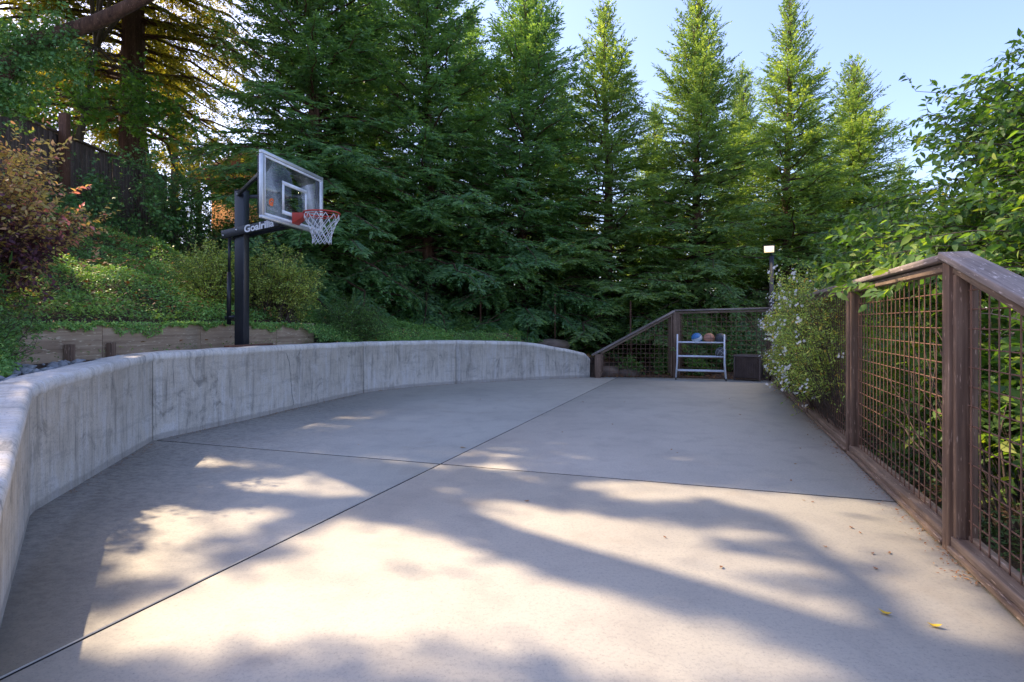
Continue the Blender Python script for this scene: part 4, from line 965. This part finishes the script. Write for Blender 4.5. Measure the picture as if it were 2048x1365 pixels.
# purple leaved shrub, gold tips
px_, py_ = -5.35, 5.6
t = thing('purple_leaf_shrub', 'large purple leaved shrub with pink and golden tips at the left edge', 'shrub', (px_, py_, gz(px_, py_)-.05))
tips = ell(71, (-5.25, 5.5, 2.32), (1.0, .95, .80), 430, .5); g = np.random.default_rng(7)
rt_ = np.stack([px_+g.normal(size=len(tips))*.12, py_+g.normal(size=len(tips))*.12, np.full(len(tips), gz(px_, py_)-.05)], 1)
st, lf, (P, ld, un, ln) = branchy(72, rt_, tips, 8, .2, 8, .05, .68, LEAF, .02, .006, start=.55, keepit=True, sides=3, dd=.3)
lf1, lf2 = MB(), MB(); gold = ((P[:, 2]-2.15)*1.0+(P[:, 0]+5.2)*.75+R.normal(size=len(P))*.25) > .42
low_ = (P[:, 2] < 1.85) & (R.random(len(P)) < .4); gold |= low_
scatter(lf1, LEAF, P[~gold], ld[~gold], un[~gold], ln[~gold], ln[~gold]*.68); scatter(lf2, LEAF, P[gold], ld[gold], un[gold], ln[gold], ln[gold]*.62)
part('foliage', lf1, M['purple'], t, stuff=True); part('golden_foliage', lf2, M['gold'], t, stuff=True); part('stems', st, M['twig'], t, stuff=True)
g = np.random.default_rng(8); tp_ = np.array([[-4.42, 5.75, 2.02], [-4.35, 5.7, 2.3], [-4.75, 5.6, 2.95], [-5.05, 5.5, 3.1], [-4.45, 5.9, 2.62], [-4.28, 5.9, 1.9]])
st, lf, _ = branchy(73, tp_*[1, 1, 1]+[-.5, 0, -.4], tp_, 3, .18, 8, .05, .5, LEAF, .1, .004, rnd_off=.45, start=.7)
part('shoot_leaves', lf, M['gold'], t, stuff=True); part('shoots', st, M['twig'], t, stuff=True)
shrub('yellow_shrub', 'yellow green shrub on the bank left of the hoop post', 'shrub', at(415, 9.4), 9.4, (.62, .55, .55), gz(at(415, 9.4), 9.4)+.55, 150, .045, M['yellow'], 81, n_tw=9, lf_n=8)
shrub('yellow_shrub', 'yellow green shrub on the bank right of the hoop post, below the arm', 'shrub', at(548, 10.0), 10.0, (.85, .6, .62), gz(at(548, 10.0), 10.0)+.62, 230, .045, M['yellow'], 83, n_tw=9, lf_n=8)
shrub('green_shrub', 'fresh green leafy shrub on the bank under the redwood branches', 'shrub', at(690, 11.0), 11.0, (.75, .55, .5), gz(at(690, 11.0), 11.0)+.45, 200, .042, M['lime'], 85, n_tw=8, lf_n=8)
shrub('green_shrub', 'low dark green shrub under the purple shrub behind the wall', 'shrub', -4.65, 4.75, (.5, .6, .32), 1.15, 150, .035, M['lime'], 87, n_tw=8, lf_n=8, keepit=True)
shrub('lily_clump', 'strappy green leaved clump below the purple shrub at the left edge', 'plant', -5.0, 5.2, (.38, .5, .3), 1.55, 50, .16, M['lime'], 89, lf_w=.12, n_tw=5, lf_n=4, keepit=True)
shrub('vine_patch', 'climbing vine with heart shaped leaves trailing over the wall top', 'vine', at(850, 13.2), 13.0, (.6, .3, .18), 1.02, 70, .075, M['lime'], 91, tpl=STAR, lf_w=.95, n_tw=6, lf_n=5)
shrub('green_shrub', 'small leafy plant behind the short reddish timber board', 'plant', at(905, 13.2), 13.3, (.4, .25, .22), 1.15, 30, .06, M['lime'], 93, n_tw=6, lf_n=6)

# ------------------------------------------------------------ ground cover on the bank
def cover(name, label, n_, xr, yr_, cond, size, mat, seed, up=.10, wd=.5):
    g = np.random.default_rng(seed); x = g.uniform(*xr, n_); y = g.uniform(*yr_, n_); c = cond(x, y); x, y = x[c], y[c]
    z = height(x, y); mound = .05+.06*np.sin(x*3.1+1)*np.sin(y*2.7)+.04*np.sin(x*7+y*5)
    n_ = len(x); P = np.stack([x, y, z+np.clip(mound, 0, 1)*g.random(n_)+g.random(n_)*up], 1)
    d = nrmz(np.stack([g.normal(size=n_), g.normal(size=n_), g.normal(size=n_)*.45+.15], 1)); un = np.stack([g.normal(size=n_)*.5, g.normal(size=n_)*.5, np.ones(n_)], 1)
    ln = size*g.uniform(.6, 1.3, n_)*(1+.05*np.clip(y-6, 0, 10)); cl = .5+.28*np.sin(x*2.3+np.sin(y*1.7))*np.sin(y*2.9+1)+g.normal(size=n_)*.17
    mb = MB(); scatter(mb, KITE, P, d, un, ln, ln*wd, np.clip(cl, 0, 1)); return single(name, mb, mat, label, 'ground cover', kind='stuff')
def on_bank(x, y):
    dt, _ = poly_dist(np.stack([x, y], 1), TIMB); u = 1024+x/np.maximum(y, .1)*FPX
    return (dt > -.03) & (y > 2.5) & (u > -420) & (x < .8)
def on_bank_near(x, y): 
    dt, _ = poly_dist(np.stack([x, y], 1), TIMB); return on_bank(x, y) & (dt < 2.3)
cover('bank_ground_cover', 'small leaved green ground cover over the left bank', 260000, (-10, .8), (2.5, 15.5), on_bank, .040, M['cover'], 101)
cover('bank_ground_cover', 'green ground cover along the top of the timber boards', 150000, (-8, .8), (2.5, 14.2), on_bank_near, .034, M['cover'], 102)
# fringe hanging over the boards
g = np.random.default_rng(103); NL = 42000; S_ = np.concatenate([[0], np.cumsum(np.linalg.norm(np.diff(TIMB[1:9], axis=0), axis=1))]); s = g.uniform(0, S_[-1], NL)
x = np.interp(s, S_, TIMB[1:9, 0]); y = np.interp(s, S_, TIMB[1:9, 1]); zt_ = np.interp(s, S_, TZ[1:9])
fl = np.clip((s-7.0)/.9, 0, 1)+np.clip((2.3-s)/.8, 0, 1); hang = .06+.05*np.sin(s*2.1)+.045*np.sin(s*5.3)+.035*np.sin(s*13)+.02*np.sin(s*31)+.34*fl
q = g.random(NL); k_ = (g.random(NL) < .30+.70*np.clip(fl, 0, 1)); tgt = nrmz(np.gradient(TIMB, axis=0)); tn = np.stack([np.interp(s, S_, tgt[1:9, 1]), -np.interp(s, S_, tgt[1:9, 0])], 1)
o_ = .03+.05*g.random(NL)+fl*(.05+.34*q**.8+.08*g.random(NL)); P = np.stack([x+tn[:, 0]*o_, y+tn[:, 1]*o_, zt_+.05-np.clip(hang, .01, .5)*q+.03*g.normal(size=NL)*fl], 1)[k_]
mb = MB(); scatter(mb, KITE, P, nrmz(g.normal(size=P.shape)+[.3, 0, -.2]), g.normal(size=P.shape)+[.8, -.3, .9], .036, .019, np.clip(g.normal(size=len(P))*.2+.5, 0, 1))
single('trailing_ground_cover', mb, M['cover'], 'trailing green ground cover spilling over the timber boards towards the wall', 'ground cover', kind='stuff')
# dry leaves lying on the bank
x = g.uniform(-8, -3.5, 1900); y = g.uniform(5, 11, 1900); c = on_bank(x, y); x, y = x[c], y[c]
P = np.stack([x, y, height(x, y)+.17], 1); mb = MB(); scatter(mb, STAR, P, nrmz(g.normal(size=P.shape)*[1, 1, .2]), g.normal(size=P.shape)*.3+[0, 0, 1], g.uniform(.04, .1, len(P)), g.uniform(.04, .09, len(P)))
single('leaf_litter', mb, M['fallen'], 'dry tan leaves scattered over the green bank', 'leaf litter', kind='stuff')
# litter beyond the far fence and beyond the side fence
g = np.random.default_rng(104); x = g.uniform(1.0, 8, 9000); y = g.uniform(12.95, 19, 9000)
P = np.stack([x, y, height(x, y)+.01+.02*g.random(9000)], 1); mb = MB(); scatter(mb, KITE, P, nrmz(g.normal(size=P.shape)*[1, 1, .3]), g.normal(size=P.shape)*.5+[0, 0, 1], .07, .02)
single('leaf_litter', mb, M['fallen'], 'reddish brown litter under the redwoods behind the far fence', 'leaf litter', kind='stuff')
def right_side(x, y):
    dr = (np.stack([x, y], 1)-F0)@FS; return (dr > .22) & (dr < 5)
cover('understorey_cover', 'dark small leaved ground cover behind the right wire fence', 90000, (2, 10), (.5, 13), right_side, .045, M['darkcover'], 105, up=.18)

# ------------------------------------------------------------ boulders, stakes, small plants behind the far fence
for u, v, z0, s_, lb_ in ((1105, 688, .75, .30, 'brown boulder behind the low end of the concrete wall'), (1212, 738, .0, .30, 'rounded boulder behind the lower part of the sloping fence'), (1255, 742, .0, .24, 'small boulder beside the larger one behind the sloping fence')):
    Y = 14.0 if z0 else 13.6; x = at(u, Y); bm = bmesh.new(); bmesh.ops.create_icosphere(bm, subdivisions=3, radius=s_)
    for v_ in bm.verts:
        c = v_.co; k_ = 1+.18*math.sin(c.x*9+u)*math.sin(c.y*8)+.1*math.sin(c.z*14+u); v_.co = Vector((c.x*1.4*k_, c.y*k_, c.z*.75*k_))
    me = bpy.data.meshes.new('boulder'); bm.to_mesh(me); bm.free(); me.materials.append(M['rock']); me.polygons.foreach_set('use_smooth', np.ones(len(me.polygons), bool))
    tag(link('boulder', me, loc=(x, Y, (.62 if z0 else .0))), lb_, 'boulder')
for u, Y, v0, v1, lb_ in ((1110, 14.3, 690, 600, 'thin pale stake by the trunk beyond the concrete wall end'), (1261, 14.2, 720, 615, 'thin pale stake behind the sloping fence rail'), (961, 14.0, 640, 575, 'thin stake in the dark gap under the redwood branches')):
    mb = MB(); x = at(u, Y); mb.box((x, Y, (hz(v0, Y)+hz(v1, Y))/2), (.035, .035, hz(v1, Y)-hz(v0, Y)+.3)); single('stake', mb, M['redpost'], lb_, 'stake')
lbs = ['leafy seedling left of the far middle fence post', 'seedling behind the low sloping part of the far fence', 'young plant behind the lowest rack tube', 'bushy plant behind the far fence between rack and wicker box', 'sapling behind the far fence right of the rack']
for k, (u, Y, h_, w_) in enumerate(((1330, 13.6, .38, .2), (1265, 13.5, .42, .22), (1395, 13.7, .38, .28), (1445, 14.0, .9, .25), (1490, 14.2, 1.15, .55))):
    x = at(u, Y); shrub('seedling', lbs[k], 'plant', x, Y, (w_, w_*.8, h_*.5), gz(x, Y)+h_*.5, 26 if k < 3 else 50, .075, M['lime'] if k != 4 else M['ivy'], 120+2*k, n_tw=6, lf_n=6, tw=.16, keepit=False, r0=.005)

# ------------------------------------------------------------ flowering vine on the side fence
g = np.random.default_rng(9)
vt = thing('flowering_vine', 'yellow green climbing vine with white flowers spilling over the side fence', 'vine', (4.0, 8.0, 0))
def fp(t_, s_, z): return np.stack([F0[0]+off_[0]+FT[0]*t_+FS[0]*s_, F0[1]+off_[1]+FT[1]*t_+FS[1]*s_, z], 1)
n_ = 430; t_ = np.concatenate([g.uniform(3.0, 9.0, 300), g.normal(5.6, 1.1, 130)]); s_ = g.normal(size=n_)*.17-.03
ztop = np.interp(t_, [2.3, 3.2, 4.5, 7, 9.5], [1.2, 1.65, 1.95, 1.85, 1.45]); zlow = np.interp(t_, [2.3, 3.2, 4.5, 7, 9.7], [.95, .75, .25, .35, .7]); z_ = zlow+(ztop-zlow)*g.beta(1.6, 1.2, n_)
tips = fp(t_, s_-.12*np.sin((z_-.2)*1.8), z_); r0_ = fp(t_+g.normal(size=n_)*.4, np.full(n_, .10), np.full(n_, -.1))
st, lf, (P, ld, un, ln) = branchy(131, r0_, tips, 7, .28, 10, .050, .30, KITE, .1, .007, start=.45, sides=3, sag=.6, dd=.15)
uu_ = 1024+P[:, 0]/P[:, 1]*FPX; kk = uu_ > 1536+14*np.sin(P[:, 2]*9)
lf = MB(); scatter(lf, KITE, P[kk], ld[kk], un[kk], ln[kk], ln[kk]*.30, np.clip(R.beta(2, 2, kk.sum())+.05, 0, 1)); part('foliage', lf, M['vine'], vt, stuff=True); part('stems', st, M['twig'], vt, stuff=True)
FLV=[[0, 0, 0]]; FLF=[]
for k in range(5):
    a_ = k*1.2566
    FLV += [[math.cos(a_-.42)*.7, math.sin(a_-.42)*.7, .12], [math.cos(a_), math.sin(a_), .05], [math.cos(a_+.42)*.7, math.sin(a_+.42)*.7, .12]]; b_ = 1+k*3; FLF += [[0, b_, b_+1], [0, b_+1, b_+2]]
FLOWER = (np.array(FLV), np.array(FLF)); g = np.random.default_rng(10)
Q = P[kk]; tq_ = (Q[:, :2]-F0)@FT; sq_ = (Q[:, :2]-F0)@FS; cell = {}
for q_ in np.argsort(sq_): cell.setdefault((int(tq_[q_]/.16), int(Q[q_, 2]/.11)), q_)        # outermost leaf of every patch of the vine
cc = Q[np.array(list(cell.values()))]; cc = cc[g.random(len(cc)) < .22]; cc = cc+np.array([*(-FS*.03-FT*.02), .02]); nf = g.integers(1, 7, len(cc)); fpos = np.repeat(cc, nf, 0)+g.normal(size=(nf.sum(), 3))*.026
mb = MB(); dirs = np.array([*(-FS*.7-FT*.6), .5])+g.normal(size=fpos.shape)*.4; ux = nrmz(np.cross(dirs, g.normal(size=fpos.shape)))
scatter(mb, FLOWER, fpos, ux, dirs, .0185, .0185); part('flowers', mb, M['petal'], vt, stuff=True)

# ------------------------------------------------------------ leafy plum tree behind the side fence
g = np.random.default_rng(12); tx, ty = 6.2, 5.2
pt = thing('plum_tree', 'spreading green plum tree with long leafy branches behind the right fence', 'tree', (tx, ty, -.5))
tr_ = np.array([[tx, ty, -.6], [tx-.1, ty, .6], [tx-.2, ty+.1, 1.5], [tx-.2, ty+.1, 2.4]]); part('trunk', trunk_mb(tr_, [.11, .09, .07, .05], 10, .05), M['greybark'], pt, True)
tips = np.concatenate([ell(141, (4.55, 5.6, 1.98), (1.35, 1.6, .50), 190, .3), ell(142, (5.4, 7.0, 2.0), (1.7, 1.6, .75), 170, .3), ell(143, (5.3, 4.6, 2.3), (1.3, 1.2, .75), 140, .3), ell(144, (6.1, 6.2, 3.5), (1.5, 1.0, .85), 210, .3),
    np.array([[3.95, 5.6, 3.02], [4.1, 5.5, 2.75], [4.35, 5.4, 3.3], [4.5, 5.3, 3.5], [4.2, 5.7, 2.65], [4.6, 5.4, 3.1], [4.9, 5.6, 3.4], [4.7, 5.5, 2.8], [5.0, 5.2, 3.0], [4.3, 5.9, 3.0]]),
    np.array([[3.15, 4.4, 1.62], [3.3, 4.7, 1.65], [2.95, 4.0, 1.60], [3.4, 5.0, 1.7], [3.0, 4.25, 1.52], [3.2, 4.9, 1.75], [2.78, 4.1, 1.60], [2.70, 3.9, 1.55], [2.92, 4.6, 1.58], [3.0, 4.9, 1.62], [3.12, 5.2, 1.66], [2.86, 4.35, 1.50], [3.1, 5.5, 1.55], [2.75, 4.0, 1.72], [2.95, 4.5, 1.78], [3.15, 5.1, 1.82], [3.4, 5.6, 1.85], [2.9, 4.1, 1.85]])])
roots = tr_[np.clip(np.round((tips[:, 2])*1.0).astype(int), 1, 3)]
st, lf, (P, ld, un, ln) = branchy(145, roots, tips, 8, .38, 9, .088, .52, LEAF, .14, .011, start=.55, dd=.45, sag=.35, jit=.5)
dist = np.linalg.norm(P-np.array([0, 0, CAM_H]), axis=1); up_ = (1024+P[:, 0]/P[:, 1]*FPX); inv = (up_ > 1600) & (up_ < 2080)
order = np.argsort(np.where(inv, dist, 99)); near = order[:300]; rest = order[300:]
mb = MB(); scatter(mb, LEAF, P[rest], ld[rest], un[rest], ln[rest], ln[rest]*.52); part('foliage', mb, M['plum'], pt, stuff=True); part('branches', st, M['twig'], pt, stuff=True)
LM = []
for q in range(5):
    mb = MB(); scatter(mb, LEAF, np.zeros((1, 3)), np.array([[1., 0, 0]]), np.array([[0, 0, 1.]]), 1., .52, np.array([.3+.15*q])); LM.append(mb.mesh('leaf', M['plum'], True))
Rm = frames(ld[near], un[near]); pl = np.array(pt.location)
for q, i_ in enumerate(near):
    o = link('leaf', LM[q % 5], pt); mt = Matrix([[*(Rm[q].T*ln[i_])[r_], P[i_][r_]-pl[r_]] for r_ in range(3)]+[[0, 0, 0, 1]]); o.matrix_local = mt
# broad leaved undergrowth behind the wires
t = thing('leafy_undergrowth', 'dense bright green shrub pressing against the wires right of the near post', 'shrub', (3.4, 3.3, -.3))
tips = np.concatenate([ell(151, (3.5, 2.9, .95), (.7, .9, .75), 90, .3), ell(152, (4.3, 4.4, .9), (.9, 1.2, .9), 100, .3), ell(158, (4.0, 5.4, .85), (.7, 1.2, .8), 60, .3)]); rt_ = tips.copy(); rt_[:, 2] = -.3; rt_[:, :2] = rt_[:, :2]*.5+np.array([3.9, 3.7])*.5
dr = (tips[:, :2]-F0)@FS; tips = tips[dr > .35]; rt_ = rt_[dr > .35]
st, lf, (P, ld, un, ln) = branchy(153, rt_, tips, 7, .3, 7, .105, .62, LEAF, .08, .005, start=.4, dd=.45); dr = (P[:, :2]-F0)@FS; kk = dr > .17
mb = MB(); scatter(mb, LEAF, P[kk], ld[kk], un[kk], ln[kk], ln[kk]*.62); part('foliage', mb, M['plum'], t, stuff=True); part('stems', st, M['twig'], t, stuff=True)
t = thing('leafy_undergrowth', 'dark green shrubs in the shade further along behind the side fence', 'shrub', (5.6, 8.5, -.3))
tips = np.concatenate([ell(154, (5.7, 7.5, .7), (.9, 1.6, .9), 90, .3), ell(155, (6.6, 10.0, .9), (1.1, 1.8, 1.1), 90, .3)]); rt_ = tips.copy(); rt_[:, 2] = -.4
st, lf, _ = branchy(156, rt_, tips, 7, .35, 7, .09, .55, LEAF, .05, .006, start=.4, dd=.4); part('foliage', lf, M['plum'], t, stuff=True); part('stems', st, M['twig'], t, stuff=True)
# knotted climbing stems and dry twig by the near post
t = thing('bare_vine_stems', 'tangle of bare brown vine stems behind the wires left of the near post', 'vine', (3.1, 4.3, -.1))
g = np.random.default_rng(15); mb = MB()
for k in range(15):
    a0 = np.array([3.25+g.normal()*.12, 4.0+g.normal()*.18, -.2]); e = np.array([2.95+g.normal()*.25, 4.3+g.normal()*.55, g.uniform(.5, 1.45)])
    e[:2] += FS*max(0, .14-(e[:2]-F0)@FS); q = np.linspace(0, 1, 9)[:, None]; C = a0*(1-q)+e*q+np.cumsum(g.normal(size=(9, 3))*.025, 0)*[1, 1, .5]
    dd_ = (C[:, :2]-F0)@FS; C[:, :2] += FS*np.clip(.13-dd_, 0, None)[:, None]; mb.tube(C, np.linspace(g.uniform(.006, .014), .003, 9), 5)
part('stems', mb, M['paletwig'] if False else M['twig'], t, True, stuff=True)
mb = MB(); Cc = np.array([[2.40, 3.08, 1.30], [2.50, 3.0, 1.295], [2.56, 2.93, 1.27], [2.60, 2.86, 1.235], [2.62, 2.80, 1.18]]); mb.tube(Cc, [.0022, .003, .0034, .003, .002], 6); mb.tube([Cc[1], Cc[1]+[.01, 0, .03]], .0016, 5)
mb.tube([Cc[2]+[0, 0, -.01], [2.60, 2.94, 1.33], [2.66, 2.90, 1.36]], .0018, 5)
single('dry_twig', mb, M['paletwig'], 'pale dry twig caught in the wires beside the near post', 'twig', smooth=True)

# ------------------------------------------------------------ thicket behind the row
g = np.random.default_rng(160); n_ = 620; x = g.uniform(-9, 15, n_); y = 20.5+g.uniform(0, 2.5, n_)+.1*x
tips = np.stack([x, y, height(x, y)+g.beta(1.3, 1.3, n_)*(3.6+.7*np.sin(x*1.3)+.5*np.sin(x*2.9))], 1); rt_ = tips.copy(); rt_[:, 2] = height(tips[:, 0], tips[:, 1]); rt_[:, 0] += g.normal(size=n_)*.5
st, lf, _ = branchy(161, rt_, tips, 9, .55, 9, .17, .6, KITE, .05, .02, start=.2, sides=3)
t = thing('thicket', 'thicket in golden backlit leaf colour filling the gaps low behind the redwoods', 'thicket', (3, 21, 0)); t['kind'] = 'stuff'
part('foliage', lf, M['bgtree'], t, stuff=True); part('stems', st, M['twig'], t, stuff=True)  # yellow leaf colour stands in for golden backlight between the trees
# ------------------------------------------------------------ background: trees, house, cable
def bgtree(x, y, zc, r, n_, leaf, seed, label, mat='bgtree'):
    z0 = gz(x, y); t = thing('background_tree', label, 'tree', (x, y, z0))
    part('trunk', trunk_mb([[x, y, z0-.2], [x+.1, y, z0+(zc-z0)*.5], [x, y, zc+r[2]*.4]], [.22, .16, .05], 8, .05), M['greybark'], t, True)
    tips = ell(seed, (x, y, zc), r, n_, .35); st, lf, _ = branchy(seed+1, np.array([x, y, max(z0+.5, zc-r[2]*.7)]), tips, 7, r[0]*.22, 9, leaf, .6, KITE, .1, .03, start=.5, keepit=(x < -8), twigs=False, sides=3)
    part('crown', lf, M[mat], t, stuff=True); part('branches', st, M['greybark'], t, stuff=True)
for k, (u, Y, v, rr, lb_) in enumerate(((345, 24, 120, 2.8, 'sunlit leafy tree showing between the old redwood and the row'), (150, 23, 120, 2.8, 'yellow green tree left of the old redwood trunk beyond the fence'), (40, 18, 130, 3.0, 'golden sunlit tree at the far left beyond the fence'), (395, 34, 290, 3.2, 'pale green tree beside the orange house'), (250, 26, 300, 2.6, 'yellow green tree directly behind the big redwood trunk'),
        (760, 27, 420, 3.6, 'sunlit tree glimpsed between the first two redwoods'), (960, 25, 470, 3.0, 'yellow green tree seen low between the redwoods'), (1130, 24, 500, 2.6, 'backlit tree between the dark and the sunlit redwood'), (1310, 24, 480, 2.8, 'golden tree behind the ball rack redwoods'),
        (1490, 25, 450, 2.8, 'yellow lit tree left of the floodlight beyond the redwoods'), (1650, 26, 430, 3.0, 'sunlit tree right of the floodlight beyond the redwoods'), (1850, 22, 470, 3.0, 'green tree behind the plum branches at the right'), (2050, 16, 430, 2.6, 'tree at the far right edge behind the plum'))):
    x = at(u, Y); bgtree(x, Y, hz(v, Y)-.3, (rr, rr*.9, rr*.75), 110, .16, 200+3*k, lb_)
hY = 30.; hx = at(478, hY); hzb = 4.2; house = thing('house', 'orange rendered house with tiled roof glimpsed beyond the bank', 'house', (hx, hY, hzb))
zt_ = hz(352, hY)
mb = MB(); mb.box((hx+.5, hY+3, (hzb+zt_-.1)/2-.4), (4.4, 5, zt_-.1-hzb+.8)); part('wall', mb, M['housewall'], house)
apex = hz(312, hY); y0, y1 = hY-.3, hY+6.2; eL, eR = hx-2.4, hx+3.2; mid_ = hx+.6
for xa_, xb_ in ((eL, mid_), (eR, mid_)):
    mb = MB(); mb.beam([xa_, (y0+y1)/2, zt_-.1], [xb_, (y0+y1)/2, apex+.2], y1-y0, .14); rf = part('roof', mb, M['roof'], house)
    mb = MB(); n_ = 16
    for k in range(n_):
        f = (k+.5)/n_; xx = xa_+(xb_-xa_)*f; zq = zt_-.1+(apex+.3-zt_)*f+.09; mb.beam([xx, y0, zq], [xx, y1, zq], .12, .07)
    part('tile_course', mb, M['roof'], house)
gb = MB(); gb.add([[hx-1.7, hY+.49, zt_-.1], [hx+2.7, hY+.49, zt_-.1], [mid_, hY+.49, apex], [hx-1.7, hY+.7, zt_-.1], [hx+2.7, hY+.7, zt_-.1], [mid_, hY+.7, apex]], [np.array([[0, 1, 2], [5, 4, 3]]), np.array([[0, 3, 4, 1], [1, 4, 5, 2], [2, 5, 3, 0]])]); part('gable', gb, M['housewall'], house)
q = np.linspace(0, 1, 20)[:, None]; C = np.array([-13, 14, 6.6])*(1-q)+np.array([-9, 26, 8.4])*q; C[:, 2] -= (1.2*q*(1-q))[:, 0]
mb = MB(); mb.tube(C, .012, 5); single('overhead_cable', mb, M['cable'], 'thin overhead cable crossing behind the big redwood trunk', 'cable')

# ------------------------------------------------------------ fallen leaves on the court
def leafobj(x, y, size, mat, label, rz, seed, group=None, z=.004, tpl=None, curl=.2):
    T, F = tpl or LEAF; V = T.copy()*[1, .55, 1]; V[:, 2] = V[:, 2]*1.0+curl*(V[:, 0]-.5)**2+.1*V[:, 1]**2; V[:, 2] -= V[:, 2].min(); V = V*size
    mb = MB(); mb.add(V, F, np.random.default_rng(seed).random()); o = link('fallen_leaf', mb.mesh('fallen_leaf', mat, True), loc=(x, y, z)); o.rotation_euler.z = rz
    return tag(o, label, 'leaf', group)
p = ground(1785, 1235); leafobj(*p, .052, M['fallen_y'], 'curled yellow leaf on the sunlit concrete, left of the pair at lower right', 2.2, 1, 'yellow leaves near the camera', curl=1.2)
p = ground(1885, 1258); leafobj(*p, .050, M['fallen_y'], 'bright yellow leaf on concrete nearest the right fence foot', 2.7, 2, 'yellow leaves near the camera', curl=1.2)
p = ground(1441, 1139); leafobj(*p, .035, M['fallen'], 'single rust brown leaf on the lit concrete at lower centre right', 1.0, 3)
p = ground(920, 898); leafobj(*p, .06, M['fallen'], 'orange brown leaf beside the crossing of the slab joints', .4, 4)
g = np.random.default_rng(20)
for k, (u, v) in enumerate([(1630, 1003), (1602, 1003), (1710, 1057), (1720, 1068), (1740, 1110), (1783, 1107), (1748, 1147), (1655, 1100), (1343, 905), (1615, 873), (1638, 873), (1590, 930), (1610, 900), (1540, 862), (1352, 908), (1470, 828), (1320, 798), (1420, 830), (1250, 805), (1230, 850), (1060, 1005), (722, 895), (640, 822), (1160, 800), (960, 802), (910, 795), (1500, 880), (1560, 800), (1460, 800), (1585, 965), (1330, 1075), (1120, 870)]):
    p = ground(u+g.normal()*4, v+g.normal()*2); leafobj(*p, g.uniform(.022, .042), M['fallen'], 'tiny dry brown leaf lying on the concrete court', g.uniform(0, 6), 30+k, 'tiny dry leaves scattered on the court', curl=.8)
o = leafobj(*(F0+off_-FT*.28-FS*.0), .075, M['orange'], 'red orange leaf resting on the near weathered cap rail', .8, 90, tpl=STAR, z=1.53, curl=.3)
o.data.materials[0] = M['fallen']

g = np.random.default_rng(170); NQ = 2600; sv = g.uniform(js[1]-2, js[-1], NQ); pts_ = []
for q in sv:
    p, nv, h = wat(q); pts_.append(p-nv*abs(g.normal())*.05-nv*.02)
tq = g.uniform(-.5, 9.6, NQ); pts_ = np.concatenate([np.array(pts_), F0[None]+FT[None]*tq[:, None]-FS[None]*(np.abs(g.normal(size=NQ))*.06+.005)[:, None], np.stack([g.uniform(1.9, 5.4, 900), 12.78-np.abs(g.normal(size=900))*.10], 1)])
pts_ = pts_[g.random(len(pts_)) < .35+.5*(np.sin(pts_[:, 0]*5+pts_[:, 1]*3) > .2)]
P = np.c_[pts_, .004+g.random(len(pts_))*.006]; mb = MB(); scatter(mb, KITE, P, nrmz(g.normal(size=P.shape)*[1, 1, .12]), g.normal(size=P.shape)*.3+[0, 0, 1], g.uniform(.008, .035, len(P)), g.uniform(.002, .010, len(P)))
single('edge_litter', mb, M['fallen'], 'fine brown needles and grit gathered along the edges of the court', 'litter', kind='stuff')
